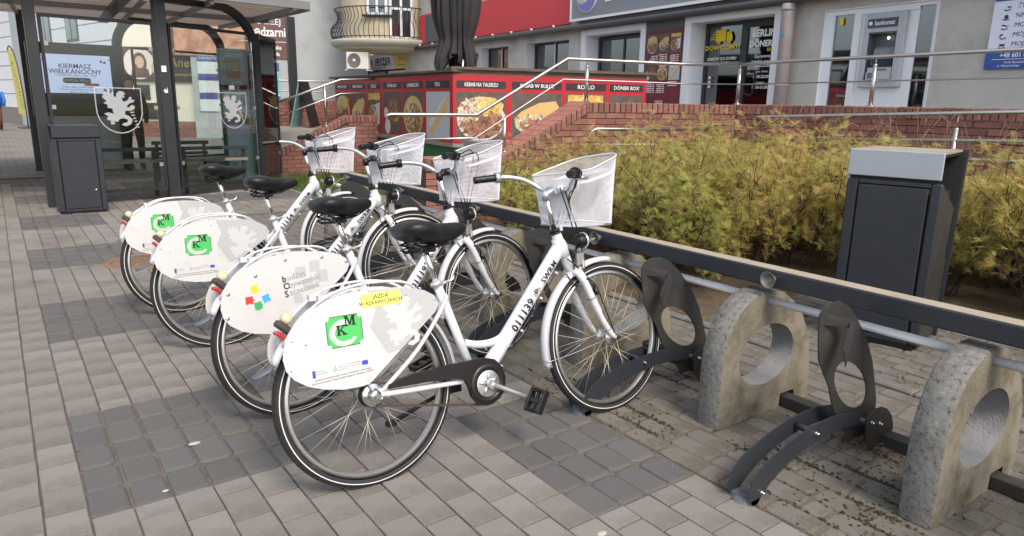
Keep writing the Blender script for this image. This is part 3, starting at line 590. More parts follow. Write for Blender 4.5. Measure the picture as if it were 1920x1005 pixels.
for k in range(5): b.box(-.40+.0*k, -.37, -.01, .02, 1.99+.028*k, 2.008+.028*k)
for i in range(3):
    for j in range(4): b.box(-.39+.035*i, -.365+.035*i, -.056, -.049, 1.82+.019*j, 1.834+.019*j)
b.box(-.28, -.14, -.03, -.024, 1.925, 1.945); b.build('keys', AD, am, shift=q)
MB().box(-.49, -.06, -.034, -.021, 2.50, 2.615).build('name_plate', mat('plate_navy', (.045, .065, .10), .4), am, shift=q)
text('bankomat', .088, WHT, am, (-.24+.25, -.036, 2.555-1.6), (R(90), 0, 0), bold=.01, sx=.82)
b = MB(); b.lathe([(0, -.037), (.028, -.037), (.028, -.034)], 12, 'y', (-.45, 0, 2.555)); b.build('round_mark', WHT, am, shift=q)
b = MB(); b.lathe([(0, .06), (.02, .06), (.02, .07)], 10, 'y', (-.22, 0, 2.36)); b.build('small_lamp', mat('lamp_lit', (.9, .9, .85), .4, emit=((1, .98, .9), 1.5)), am, shift=q)
# insurance poster
ib = FAC.thing('wall_poster', 'white and blue insurance poster with small icons on the grey wall at the right edge', 'poster', 2.0, 0, 1.9); q = (2.0, 0, 1.9)
MB().box(1.13, 3.0, -.03, -.001, 2.10, 2.68).build('white_sheet', mat('poster_white', (.70, .76, .88), .4), ib, shift=q)
b = MB(); b.box(1.12, 3.0, -.031, -.001, 1.90, 2.10); b.box(1.14, 3.0, -.031, -.001, 2.68, 2.9); b.build('blue_sheet', mat('poster_blue', (.03, .09, .36), .4), ib, shift=q)
NAVY = mat('navy_ink', (.02, .05, .13), .5)
for k, s in enumerate(('ŻYCIE I', 'NNW SZ', 'MOJA PO', 'MÓJ DOM', 'MOJA FIRM')): text(s, .075, NAVY, ib, (1.38-2.0, -.032, 2.615-1.9-.108*k), (R(90), 0, 0), align='LEFT', shear=.15)
b = MB()
for k in range(5):
    z = 2.60-.108*k; b.tube([(1.25, -.032, z-.02), (1.28, -.032, z-.032), (1.32, -.032, z-.018)], .006, 5)
    if k == 0: b.box(1.28, 1.32, -.034, -.031, z, z+.015)
    elif k == 1: disc(b, 1.285, z+.005, .022, .025, -.034, -.031)
    elif k == 2: tri_prism(b, [(1.24, z+.02), (1.30, z), (1.34, z+.012), (1.30, z+.012), (1.27, z+.028)], -.034, -.031)
    elif k == 3: disc(b, 1.27, z, .028, .028, -.034, -.031, a0=60, a1=210)
    else: b.box(1.255, 1.315, -.034, -.031, z-.005, z+.02)
b.build('icons', NAVY, ib, shift=q)
text('+48 601 82', .075, WHT, ib, (1.28-2.0, -.033, .155), (R(90), 0, 0), bold=.015, align='LEFT', sx=.95)
MB().box(1.20, 2.6, -.034, -.031, 2.008, 2.014).build('rule', WHT, ib, shift=q)
text('Punkt Sprzedaży', .035, WHT, ib, (1.34-2.0, -.033, .075), (R(90), 0, 0), align='LEFT'); text('ul. Wyszyńskiego', .035, WHT, ib, (1.27-2.0, -.033, .035), (R(90), 0, 0), align='LEFT')
# ------------------------------------------------------------------ brick walls
def brick_wall(name, label, Fr, L, ztop, zbot=.0, th=.30, cope=True, slope=None, group=None, bl_=.25, bh=.065, j=.010, piece='brick', near=True, capw=None):
    w = Fr.thing(name, label, 'brick wall', 0, 0, 0, group)
    zt = lambda u: ztop if slope is None else slope(u)
    n = max(2, int(L/.25)) if slope else 1
    top = [(L*k/n, zt(L*k/n)-(.125 if cope else .0)-.002) for k in range(n+1)]
    core = MB(); core.prism([(0, zbot), (L, zbot)]+top[::-1], .006, th-.006); core.build('mortar_core', MORTAR, w)
    me = None; rs = random.Random(name+str(L)); k = 0; zmx = max(zt(L*q/20) for q in range(21)); z = zmx-.125-bh-.002 if cope else zmx-bh; st = stuff_mb = MB(); cnt = 0; row = 0
    z0 = z
    while z > zbot-.02 and row < 40:
        u = -(bl_/2 if row % 2 else 0)+.0
        while u < L:
            a0, a1 = max(u, 0), min(u+bl_, L); u += bl_+j
            if a1-a0 < .04: continue
            lim = zt((a0+a1)/2)-(.125 if cope else 0)
            if z+bh > lim+.012: continue
            pr = rs.uniform(-.004, .004); v = MB().bbox(a0, a1, -.002-pr, .05, z+rs.uniform(-.002, .002), z+bh, .003)
            if cnt < 290 and row < (9 if not slope else 18):
                bm_ = MB(); bm_.v = [(p[0]-a0, p[1], p[2]-z) for p in v.v]; bm_.f = v.f; bm_.sm = v.sm; o = bm_.build(piece, BRICK, w); o.location = (a0, 0, z); cnt += 1
            else: st.add(v.v, v.f)
        row += 1; z -= bh+j
    if st.v: stuff(st.build(piece+'s', BRICK, w))
    if cope:
        u = 0; cw_ = .065 if capw is None else capw; ks = 0; r2 = MB()
        while u < L-.02:
            a0, a1 = u, min(u+cw_, L); u += cw_+.010; zc = zt((a0+a1)/2); sl = (zt(min(a1, L))-zt(a0))/max(a1-a0, 1e-6) if slope else 0
            v = MB().bbox(0, a1-a0, -.012+rs.uniform(-.004, .004), th+.012, -.122, rs.uniform(-.003, .003), .005)
            P = [(p[0], p[1], p[2]+sl*p[0]) for p in v.v]
            if ks < 290:
                bm_ = MB(); bm_.v = P; bm_.f = v.f; bm_.sm = v.sm; o = bm_.build('coping_brick', CAPB, w); o.location = (a0, 0, zt(a0)); ks += 1
    return w
FB = Frm(8.029, 6.033, -89.6); FA_ = Frm(6.02, 6.75, -19)
# these frames look at the camera from +y side reversed: build with y into the wall (away from the camera)
wb = brick_wall('planter_wall', 'long red brick planter wall with upright coping bricks below the shop terrace', FB, 9.0, 1.43, .0)
wa = brick_wall('planter_wall', 'short red brick wall section with rusty brown coping behind the left end of the shrubs', FA_, 2.13, 1.42, .0, th=.30)
CK = Frm(6.02, 6.75, 175)
def cks(u): return 1.42-max(0, u-.0)*.54 if u < 1.22 else .76
ck = Frm(3.83, 6.93, -5)     # runs from the low end up to the wall
wc = brick_wall('stair_cheek_wall', 'sloping brick cheek wall beside the steps with red tile coping and steel rail', ck, 2.20, .76, .0, th=.38, slope=lambda u: cks(2.2-u))
# red tiles on the sloping coping
TILE = mat('coping_tile', (.30, .12, .09), .7, col2=(.36, .16, .12), scale=18, island=.12, bump=.1)
b = MB(); me = None
for k in range(20):
    u0 = .02+k*.109; u1 = u0+.101
    for q_ in range(3):
        d0 = -.005+q_*.131; za, zb = cks(2.2-u0)+.004, cks(2.2-u1)+.004
        b = MB(); b.add([(0, 0, 0), (u1-u0, 0, zb-za), (u1-u0, .123, zb-za), (0, .123, 0), (0, 0, .012), (u1-u0, 0, zb-za+.012), (u1-u0, .123, zb-za+.012), (0, .123, .012)], [(0,3,2,1),(4,5,6,7),(0,1,5,4),(1,2,6,5),(2,3,7,6),(3,0,4,7)])
        o = b.build('coping_tile', TILE, wc); o.location = (u0, d0, za)
# stairs beside it
sb = MB()
for k in range(5): sb.box(.5+.30*k, 2.3, .40, 1.9, 0 if k == 0 else .16*k, .16*(k+1))
s_ = sb.build('steps', mat('step_concrete', (.28, .26, .24), .85, bump=.2)); s_.location = ck.pt(0); s_.rotation_euler = ck.rot(); tag(s_, 'concrete steps up to the terrace between cheek wall and kebab counter', 'steps')
# ------------------------------------------------------------------ steel railings
def rail(name, label, runs, posts, loc=(0, 0, 0), group=None):
    t = thing(name, label, 'railing', loc, group=group); l = Vector(loc)
    for (pts, r) in runs: b = MB(); b.tube([Vector(p)-l for p in pts], r, 12); b.build('rail', STEEL, t)
    for (p, h, hz) in posts:
        p = Vector(p)-l; b = MB(); b.tube([p, p+Vector((0, 0, h))], .024, 14); b.lathe([(.024, 0), (.02, .012), (0, .016)], 14, 'z', (p.x, p.y, p.z+h)); b.lathe([(.05, .0), (.05, .008), (.026, .012)], 16, 'z', (p.x, p.y, p.z)); o = b.build('post', STEEL, t)
        if hz: MB().tube([p+Vector((0, 0, h)), p+Vector((0, 0, hz))], .007, 8).build('stem_pin', STEEL, o)
    return t
P = lambda F_, u, d, z: F_.pt(u, d, z)
d_ = .15
rail('terrace_railing', 'steel railing on top of the long brick planter wall in front of the cash machine',
     [([P(FB, -.02, d_, 1.945), P(FB, .6, d_, 1.965), P(FB, 9, d_, 2.06)], .0212), ([P(FB, -.02, d_, 1.69), P(FB, 9, d_, 1.80)], .0085)],
     [(P(FB, -.12, d_, 1.43), .45, .51), (P(FB, 1.70, d_, 1.43), .46, .53), (P(FB, 3.6, d_, 1.43), .47, .55), (P(FB, 5.5, d_, 1.43), .47, .56)], P(FB, 0, d_, 1.43))
ra = [P(ck, -.35, .17, 1.215), P(ck, -.38, .17, 1.24), P(ck, -.33, .17, 1.252), P(ck, .72, .17, 1.252), P(ck, 1.98, .17, 1.935), P(FA_, 1.35, .15, 1.925), P(FB, -.02, d_, 1.945)]
rb = [P(ck, .0, .17, .985), P(ck, .70, .17, .99), P(ck, 1.93, .17, 1.69), P(FA_, 1.35, .15, 1.68), P(FB, -.02, d_, 1.69)]
rail('stair_railing', 'sloping steel handrail rising along the brick cheek wall in front of the kebab counter', [(ra, .0212), (rb, .0095)],
     [(P(ck, 1.10, .17, cks(1.10)), .38, .44), (P(FA_, .04, .15, 1.42), .44, .50)], P(ck, .8, .17, .76))
d_ = -.55
rail('ramp_railing', 'low steel ramp railing between the shrubs and the long brick planter wall',
     [([P(FB, .70, d_, 1.275), P(FB, .74, d_, 1.285), P(FB, 8, d_, 1.60)], .0212), ([P(FB, .3, d_, 1.015), P(FB, 8, d_, 1.33)], .0212), ([P(FB, .8, d_, .90), P(FB, 2.2, d_, .925), P(FB, 8, d_, 1.1)], .0212)],
     [(P(FB, 2.93, d_, .30), .93, 1.07), (P(FB, 5, d_, .3), 1.0, 1.14)], P(FB, 3, d_, .3))
FR2 = Frm(5.75, 6.35, -19)
rail('ramp_railing', 'thin steel rail half hidden in the left end of the shrubs before the brick wall', [([P(FR2, .0, 0, 1.02), P(FR2, .0, 0, 1.09), P(FR2, .06, 0, 1.115), P(FR2, 1.75, 0, 1.115)], .016), ([P(FR2, .0, 0, .93), P(FR2, 1.6, 0, .93)], .014)], [], P(FR2, 0, 0, .93))
b = MB(); b.prism([(7.45, 5.6), (8.0, 5.9), (8.0, -6), (7.45, -6)], 0, .30, 'xy'); struct(b.build('ramp', mat('ramp_concrete', (.25, .24, .22), .85), fix=True))
# ------------------------------------------------------------------ kebab counter
KP = (5.713, 9.446); KL = Frm(KP[0], KP[1], 85+180); KR = Frm(KP[0], KP[1], -19)
kc = thing('kebab_counter', 'red kebab bar counter with printed dish banners and brown board top above a green base', 'counter', (KP[0], KP[1], .2))
def kpart(Fr, mb, name, m, par=kc):
    o = mb.build(name, m, par); M = Matrix.Translation(Vector(Fr.pt(0, 0, 0))-Vector((KP[0], KP[1], .2))) @ Matrix.Rotation(Fr.a, 4, 'Z'); o.matrix_local = M; return o
LL = 5.95; LR = 3.22
def banner(Fr, u0, u1, names, z0=.78, z1=1.80, inv=False):
    p = kpart(Fr, MB().box(u0, u1, .0, .012, z0, z1), 'banner', REDP)
    n = len(names); w = (u1-u0)/n
    for k, (s, kd, ws) in enumerate(names):
        a = u0+ws[0]; c = u0+ws[1]
        MB().box(a, c, -.003, -.0005, z1-.20, z1-.09).build('label_bar', BLK, p)
        text(s, .092 if len(s) < 9 else .080, WHT, p, ((a+c)/2, -.004, z1-.148), (R(90), 0, 0), bold=.012, sx=min(1, (c-a)*.92/(len(s)*.062)))
        dish(p, kd, a, c, z0+.03, z1-.255, -.0005)
        # every dish print is a child of the banner
    return p
wR = [(.04, .82), (.92, 1.74), (1.81, 2.50), (2.57, 3.16)]
banner(KR, 0, LR, list(zip(('KEBAB NA TALERZU', 'KEBAB W BUŁCE', 'ROLLO', 'DÖNER BOX'), ('plate', 'bun', 'roll', 'box'), wR)))
wL = [(LL-5.90+.0, LL-4.98), (LL-4.88, LL-3.98), (LL-3.84, LL-3.12), (LL-2.96, LL-2.10), (LL-2.0, LL-1.15), (LL-1.02, LL-.14)]
pL = kpart(KL, MB(), 'tmp', REDP) if False else None
KLL = Frm(*KL.pt(-LL)[:2], 265) if False else None
KL2 = Frm(KP[0]+LL*cos(R(85)), KP[1]+LL*sin(R(85)), 265)
banner(KL2, 0, LL, list(zip(('KEBAB NA TALERZU', 'KEBAB W BUŁCE', 'ROLLO', 'DÖNER BOX', 'LAHMACUN', 'PITA'), ('plate', 'bun', 'roll', 'box', 'lahmacun', 'pita'), wL)))
kpart(KR, MB().box(-.05, LR+.25, -.05, .42, 1.87, 1.91), 'board_top', WOODB); kpart(KR, MB().box(0, LR, .0, .05, 1.80, 1.87), 'board_edge', WOODB)
kpart(KL2, MB().box(-.25, LL+.05, -.05, .42, 1.835, 1.868), 'board_top', WOODB); kpart(KL2, MB().box(0, LL, .0, .05, 1.80, 1.834), 'board_edge', WOODB)
kpart(KR, MB().box(-.015, .0, -.012, .03, .76, 1.80), 'corner_post', REDP)
DECK = mat('deck_dark', (.05, .05, .045), .7, col2=(.10, .10, .09), scale=6)
kpart(KL2, MB().box(-.1, LL+.02, -.03, .3, .71, .77), 'deck_edge', mat('deck_metal', (.20, .20, .17), .5, col2=(.26, .26, .22), scale=8)); kpart(KR, MB().box(0, LR, -.03, .3, .71, .77), 'deck_edge', MATS['deck_metal'])
GRN = mat('green_skirt', (.02, .10, .05), .6, col2=(.035, .14, .07), scale=5)
kpart(KL2, MB().box(-.1, LL, .01, .06, -.0, .71), 'green_skirt', GRN); kpart(KR, MB().box(0, LR, .01, .06, 0, .71), 'green_skirt', GRN)
# ------------------------------------------------------------------ closed umbrella
um = thing('closed_umbrella', 'tall closed dark parasol tied in the middle standing behind the kebab counter', 'umbrella', (6.79, 11.14, .82))
CLOTH = mat('dark_parasol_cloth', (.026, .026, .031), .85, col2=(.038, .036, .038), scale=5, bump=.15, bscale=300)
def fold(prof, n=15, m=300, hem=None):
    b = MB(); vs = []; rs = random.Random(5); amps = [rs.uniform(.35, 1.15) for _ in range(n)]; off = [rs.uniform(-.25, .25) for _ in range(n)]
    for i, (z, r, am) in enumerate(prof):
        for k in range(m):
            u = n*k/m; j = int(u) % n; f = u-int(u); pk = .5+off[j]*.6; tri = f/pk if f < pk else (1-f)/(1-pk); tri = tri**.8
            rr = r*(1-am*amps[j]*(1-tri)*.75)*(1+.05*sin(2*pi*k/m*2+z)); a = 2*pi*k/m+.16*am*sin(2*pi*u+z*1.7)+.05*sin(z*3+j)
            zz = z+(hem*sin(3.3*a+1)*.5+hem*.5*(1-tri) if hem and i >= len(prof)-2 else 0); vs.append((rr*cos(a), rr*sin(a), zz))
    b.add(vs, [(i*m+k, i*m+(k+1) % m, (i+1)*m+(k+1) % m, (i+1)*m+k) for i in range(len(prof)-1) for k in range(m)], True); return b
up = fold([(2.9, .44, .70), (2.6, .44, .72), (2.3, .43, .74), (2.05, .41, .74), (1.88, .375, .70), (1.76, .335, .60), (1.67, .305, .42), (1.63, .30, .35), (1.58, .305, .42), (1.46, .335, .62), (1.34, .375, .74), (1.24, .39, .8), (1.14, .38, .85)], hem=.30)
up.build('cloth', CLOTH, um); fold([(4.2, .16, .4), (3.7, .30, .45), (3.2, .42, .65), (2.89, .44, .70)]).build('upper_cloth', CLOTH, um)
b = MB(); b.tube([(0, 0, -.3), (0, 0, 4.3)], .03, 12); b.box(-.4, .4, -.4, .4, -.02, .06); b.build('pole', DARKF, um)
b = MB(); b.tube([(.235*cos(2*pi*k/40)*(1+.06*cos(9*2*pi*k/40)), .235*sin(2*pi*k/40)*(1+.06*cos(9*2*pi*k/40)), 1.645+.02*sin(2*pi*k/40)) for k in range(40)], .010, 6, closed=True); b.build('tie', BLACKP, um)
b = MB(); b.tube([(-.10, -.36, 1.0), (-.08, -.36, 1.28)], .018, 8); b.tube([(-.16, -.36, 1.02), (-.08, -.36, 1.08)], .012, 6); b.build('handle', ALLOY, um)
# ------------------------------------------------------------------ corner bay with balcony, hairdresser, side wall
BAYC = (11.05, 22.6); 
cb = thing('corner_building', 'beige rounded corner bay with balcony above the hairdresser', 'building', (BAYC[0], BAYC[1], 0))
b = MB(); n = 28; rb_ = 1.45
vs = [(rb_*cos(2*pi*k/n), rb_*sin(2*pi*k/n), z) for z in (3.05, 9) for k in range(n)]; b.add(vs, [(k, (k+1) % n, n+(k+1) % n, n+k) for k in range(n)]+[tuple(range(n))], False); b.build('bay_wall', BEIGE, cb)
b = MB(); b.lathe([(0, 2.98), (1.62, 3.02), (1.80, 3.10), (1.84, 3.20), (1.82, 3.26), (0, 3.27)], 40); sl_ = b.build('balcony_slab', mat('slab_stone', (.38, .37, .33), .85, col2=(.46, .44, .38), scale=6), cb)
b = MB(); b.lathe([(0, 2.92), (1.45, 2.94), (1.62, 3.0), (1.63, 3.02)], 40); b.build('slab_underside', BEIGE, cb)
IRON = mat('wrought_iron', (.025, .026, .03), .5); me = None
for k in range(70):
    a = 2*pi*k/70
    if cos(a-R(215)) < -.25: continue
    b = MB(); b.tube([(1.68+.10*sin(pi*2*t_/9)*(1 if t_ < 9 else 0)+(.05 if t_ < 5 else 0), 0, 3.27+t_*.105) for t_ in range(10)], .011, 5)
    if me is None: o = b.build('baluster', IRON, cb); me = o.data
    else: o = link('baluster', me, cb)
    o.rotation_euler = (0, 0, a)
b = MB(); b.tube([(1.69*cos(R(a)), 1.69*sin(R(a)), 4.22) for a in range(105, 330, 5)], .018, 6); b.tube([(1.72*cos(R(a)), 1.72*sin(R(a)), 3.34) for a in range(105, 330, 5)], .014, 6); b.build('balcony_rail', IRON, cb)
def baywin(a, z0, z1, w):
    M = Matrix.Rotation(R(a), 4, 'Z') @ Matrix.Translation((rb_, 0, 0)); f = MB()
    for (y0, y1, q0, q1) in ((-w, -w+.07, z0, z1), (w-.07, w, z0, z1), (-.035, .035, z0, z1), (-w, w, z0, z0+.07), (-w, w, z1-.07, z1)): f.box(-.02, .05, y0, y1, q0, q1, M)
    if z0 < 3.5: f.box(-.02, .05, -w, w, 4.15, 4.22, M)
    o = f.build('window', PVC, cb); g_ = MB().box(0, .03, -w+.05, w-.05, z0+.05, z1-.05, M).build('pane', WGLASS, o); MB().box(-.12, -.1, -w, w, z0, z1, M).build('blind', CURT, o)
    if z0 > 3.5: MB().box(-.02, .10, -w-.15, w+.15, z0-.06, z0, M).build('sill', BLACKP, o)
baywin(233, 3.98, 5.6, .32); baywin(262, 3.3, 5.6, .38)
b = MB(); b.box(0, 0, 0, 0, 0, 0); hs_ = Frm(*FAC.pt(-22.1, .35)[:2], -95)
sh_ = hs_.thing('hairdresser_shop', 'red brown hairdresser shop front tucked under the balcony', 'shop', 0, 0, 0)
MB().box(-1, 4.4, 0, 3, 0, 3.0).build('wall', mat('red_brown_wall', (.13, .045, .035), .7), sh_)
b = MB(); b.box(.4, 1.9, -.03, -.002, 1.4, 2.35); b.box(2.4, 3.9, -.03, -.002, 1.4, 2.35); b.build('window', WGLASS, sh_)
b = MB(); b.box(.3, 2.0, -.05, -.03, 2.32, 2.42); b.box(2.3, 4.0, -.05, -.03, 2.32, 2.42); b.build('window_head', PVC, sh_)
hsn = hs_.thing('hairdresser_sign', 'wide pale and yellow hairdresser sign reading FRYZJER under the balcony', 'sign', 2.15, -.06, 2.46); hsn.scale = (1.35, 1, 1); 
MB().box(-1.35, .75, -.05, 0, .02, .60).build('pale_board', mat('sign_pale', (.78, .72, .68), .5), hsn); MB().box(.751, 1.85, -.05, 0, .02, .60).build('yellow_board', mat('sign_yellow', (.85, .66, .16), .5), hsn)
text('FRYZJER', .36, INK, hsn, (-.15, -.052, .30), (R(90), 0, 0), bold=.025, sx=.88); text('Inlook', .22, mat('brown_ink', (.25, .12, .02), .5), hsn, (1.3, -.052, .36), (R(90), 0, 0), shear=.3); text('fryzjer i kosmetyka', .07, INK, hsn, (1.3, -.052, .14), (R(90), 0, 0))
b = MB(); disc(b, -1.1, .32, .10, .14, -.054, -.05, 12); b.build('emblem', INK, hsn)
WC = Frm(11.046, 24.731, 164+180)       # runs towards the right; built from the far-left end
WC2 = Frm(11.046+9.5*cos(R(164)), 24.731+9.5*sin(R(164)), -16)
wcb = WC2.thing('side_building', 'pale grey blue plastered side building behind the bus shelter', 'building')
MB().box(3.85, 9.75, 0, 4, 0, 9).build('wall', PLAST2, wcb)
b = MB(); 
def wcx(s): return 9.5-s                  # wall coordinate measured from the right-hand corner
bn = WC2.thing('smokehouse_banner', 'large dark brown banner with sausages photo and white lettering behind the shelter roof', 'banner', wcx(4.2), 0, 2.7)
BROWN = mat('banner_brown', (.10, .055, .050), .6, col2=(.15, .085, .075), scale=2.5)
MB().box(wcx(6.2)-wcx(4.2), wcx(2.42)-wcx(4.2), -.03, -.002, .0, 1.75).build('cloth', BROWN, bn)
MB().box(wcx(6.1)-wcx(4.2), wcx(3.9)-wcx(4.2), -.034, -.031, .02, 1.1).build('sausage_photo', ramp_mat('sausage_print', [(0, (.12, .05, .035)), (.4, (.34, .17, .11)), (.6, (.5, .3, .2)), (1, (.2, .09, .06))], 'noise', 3.2), bn)
text('NASZEJ', .28, WHT, bn, (1.05, -.035, 1.22), (R(90), 0, 0), align='CENTER'); text('wędzarni', .42, WHT, bn, (1.02, -.035, .88), (R(90), 0, 0), bold=.02, sx=.8); MB().box(.1, 1.77, -.035, -.032, .56, .575).build('rule', WHT, bn)
text('Kołobrzeska', .19, WHT, bn, (1.1, -.035, .38), (R(90), 0, 0), bold=.015, sx=.8); text('Jana Pawła', .19, WHT, bn, (1.1, -.035, .16), (R(90), 0, 0), bold=.015, sx=.8)
nb = WC2.thing('notice_board', 'white notice board with blue and red bars under the brown banner', 'notice board', wcx(3.3), -.05, .95)
MB().box(-.62, .45, 0, .03, 0, 1.62).build('board', mat('board_pale', (.60, .63, .66), .5), nb); b = MB(); b.box(-.62, .46, -.004, 0, 1.33, 1.62); b.box(.25, .46, -.004, 0, .1, .5); b.build('blue_bar', mat('bar_blue', (.04, .08, .28), .5), nb)
MB().box(-.62, .25, -.004, 0, .12, .45).build('red_bar', mat('bar_red', (.50, .05, .07), .5), nb); b = MB(); b.box(-.05, .18, -.004, 0, .68, .74); b.box(.12, .18, -.004, 0, .74, 1.05); b.build('red_mark', MATS['bar_red'], nb)
text('DLA KAŻDEGO', .16, WHT, nb, (-.1, -.006, 1.48), (R(90), 0, 0), bold=.01, sx=.85); text('tel. 662 219 7', .15, WHT, nb, (-.2, -.006, .28), (R(90), 0, 0), bold=.01, sx=.8)
b = MB(); b.box(.30, .45, -.004, 0, .55, 1.3); b.build('cyan_stripe', mat('cyan_print', (.10, .45, .6), .5), nb)
lf = WC2.thing('shop_window_posters', 'blue and white window posters on the side building seen through the shelter glass', 'poster', wcx(5.0), -.04, .9)
for k in range(3): MB().box(-.45, .45, 0, .02, .62*k, .62*k+.40).build('white_sheet', mat('board_pale', (.6, .63, .66), .5), lf); MB().box(-.45, .45, -.002, .02, .62*k+.42, .62*k+.58).build('blue_bar', MATS['bar_blue'], lf)
text('DLA KAŻDEGO', .12, WHT, lf, (0, -.006, 1.75), (R(90), 0, 0))
# air conditioner
ac = thing('air_conditioner', 'white air conditioning unit with round fan under the balcony', 'air conditioner', (0, 0, 0))
ACX = Frm(9.70, 21.9, -40); ac.location = ACX.pt(0, 0, 2.33); ac.scale = (.85, .85, .9); ac.rotation_euler = ACX.rot()
b = MB(); b.bbox(-.42, .42, -.16, .16, 0, .58, .015); b.build('case', mat('ac_white', (.62, .60, .55), .5), ac)
b = MB(); b.lathe([(.0, -.165), (.22, -.168), (.235, -.175), (.25, -.162)], 28, 'y', (-.12, 0, .29)); b.build('fan_grille', mat('fan_dark', (.12, .12, .12), .5), ac)
b = MB(); b.lathe([(0, -.182), (.06, -.18), (.06, -.17)], 12, 'y', (-.12, 0, .29)); b.build('fan_hub', mat('ac_white', (.62, .6, .55), .5), ac)
b = MB(); b.box(-.45, -.40, -.2, .5, -.05, -.01); b.box(.36, .41, -.2, .5, -.05, -.01); b.build('bracket', PVC, ac)
# far white building on the left
FD = Frm(-.036, 44.525, -77.3)
fd = FD.thing('white_house', 'white grooved plaster house across the street behind the bus shelter', 'building')
WPL = mat('white_house_plaster', (.62, .66, .70), .9, col2=(.70, .72, .74), scale=2)
b = MB(); b.box(-40, 17.0, .03, 6, 0, 12); b.build('wall', mat('groove_shade', (.35, .37, .40), .9), fd)
for k in range(9):
    b = MB(); b.box(-14, 5.6, -.0, .04, .75+.62*k, .75+.62*k+.58); b.build('plaster_course', WPL, fd)
    b = MB(); b.box(7.0, 17.0, -.0, .04, .75+.62*k, .75+.62*k+.58); b.build('plaster_course', WPL, fd)
b = MB(); b.box(-14, 17, -.05, .03, 0, .72); b.build('plinth', mat('plinth_grey', (.2, .19, .18), .8), fd)
b = MB(); b.box(5.6, 7.0, -.12, .03, 0, 12); b.build('pilaster', mat('pilaster_grey', (.38, .42, .46), .8), fd)
for (a0, z0, z1) in ((9.2, 3.3, 5.2), (12.2, 3.3, 5.2)):
    f = MB(); f.box(a0, a0+1.3, -.02, .0, z0, z1); w_ = f.build('window', DARKF, fd); MB().box(a0+.08, a0+.60, -.035, -.02, z0+.08, z1-.08).build('pane', WGLASS, w_); MB().box(a0+.70, a0+1.22, -.035, -.02, z0+.08, z1-.08).build('pane', WGLASS, w_)
# cream shop house with brick plinth in the corner
FE = Frm(*FD.pt(17.0, 0)[:2], -35)
fe = FE.thing('cream_shop_house', 'cream house with brick plinth and black salon sign seen through the shelter glass', 'building')
MB().box(0, 2.72, 0, 4, 0, 9).build('wall', mat('cream_plaster', (.62, .58, .48), .9, col2=(.68, .64, .54), scale=2), fe)
pb_ = MB(); rs = random.Random(6)
for r_ in range(7):
    for k in range(10): pb_.bbox(k*.26+(r_ % 2)*.13, k*.26+.25+(r_ % 2)*.13, -.05, .01, r_*.075, r_*.075+.066, .004)
stuff(pb_.build('plinth_bricks', BRICK, fe)); MB().box(0, 2.75, -.04, 0, 0, .54).build('plinth', MORTAR, fe)
for (a0, a1, z0, z1) in ((.45, .95, 1.25, 1.75), (.5, 1.5, .6, 1.15)):
    w_ = MB().box(a0, a1, -.03, -.002, z0, z1).build('window', DARKF, fe); MB().box(a0+.06, a1-.06, -.04, -.03, z0+.06, z1-.06).build('pane', WGLASS, w_)
ss = FE.thing('salon_sign', 'black beauty salon sign with a round portrait and gold lettering behind the shelter glass', 'sign', 1.25, -.08, 1.86)
MB().box(-1.25, 1.45, 0, .05, 0, 1.12).build('board', mat('salon_black', (.045, .035, .03), .4), ss)
b = MB(); disc(b, -.55, .58, .52, .52, -.012, 0, 30); b.build('portrait_ring', mat('ring_pale', (.62, .55, .50), .5), ss)
b = MB(); disc(b, -.52, .62, .15, .20, -.020, -.013, 16); b.build('portrait_face', mat('face_print', (.55, .36, .28), .5), ss)
b = MB(); disc(b, -.52, .60, .24, .34, -.016, -.013, 16); tri_prism(b, [(-.85, .12), (-.2, .12), (-.25, .40), (-.52, .46), (-.80, .38)], -.017, -.013); b.build('portrait_hair', mat('hair_print', (.10, .05, .035), .5), ss)
GOLD = mat('gold_print', (.50, .34, .08), .4); b = MB()
b.tube([(.15+.27*cos(R(a)), -.012, .45+.27*sin(R(a))) for a in range(0, 360, 15)], .02, 5, closed=True); b.tube([(.0, -.012, .60), (.32, -.012, .35)], .02, 5); b.tube([(.3, -.012, .62), (.0, -.012, .32)], .02, 5); b.build('scissors_ring', GOLD, ss)
text('Anett', .42, GOLD, ss, (.93, -.012, .62), (R(90), 0, 0), shear=.2, bold=.01); text('Salon Damski', .15, GOLD, ss, (.9, -.012, 1.0), (R(90), 0, 0), shear=.2); text('kosmetyczny', .15, GOLD, ss, (.9, -.012, .24), (R(90), 0, 0), shear=.2)
# left brick ramp with rails and A-board
c2f = Frm(5.346-2.0*cos(R(-5)), 12.803-2.0*sin(R(-5)), -5)
brick_wall('ramp_cheek_wall', 'low sloping brick wall of the left ramp behind the lawn', c2f, 3.0, .3, 0, th=.3, slope=lambda u: .08+u*.49 if u < 2.1 else 1.10, cope=True)
rw = Frm(4.2, 16.6, -5)
brick_wall('ramp_back_wall', 'brick wall at the back of the left ramp under the side building', rw, 4.0, 1.36, .0, th=.3)
b = MB(); b.prism([(3.6, 13.1), (6.1, 12.9), (7.4, 16.2), (4.2, 16.5)], -.0, .78, 'xy'); struct(b.build('left_ramp', mat('ramp_concrete', (.25, .24, .22), .85), fix=True))
rl = lambda u, z, d=.15: c2f.pt(u, d, z)
rail('left_ramp_railing', 'steel railing climbing the left ramp wall behind the shelter', [([rl(.2, 1.09), rl(2.0, 1.75), rl(3.0, 1.80)], .022), ([rl(.2, .84), rl(2.0, 1.50), rl(3.0, 1.55)], .012)], [(rl(1.70, .91), .73, .78), (rl(.5, .33), .80, .85)], rl(1, .5))
rr_ = lambda u, z: rw.pt(u, .15, z)
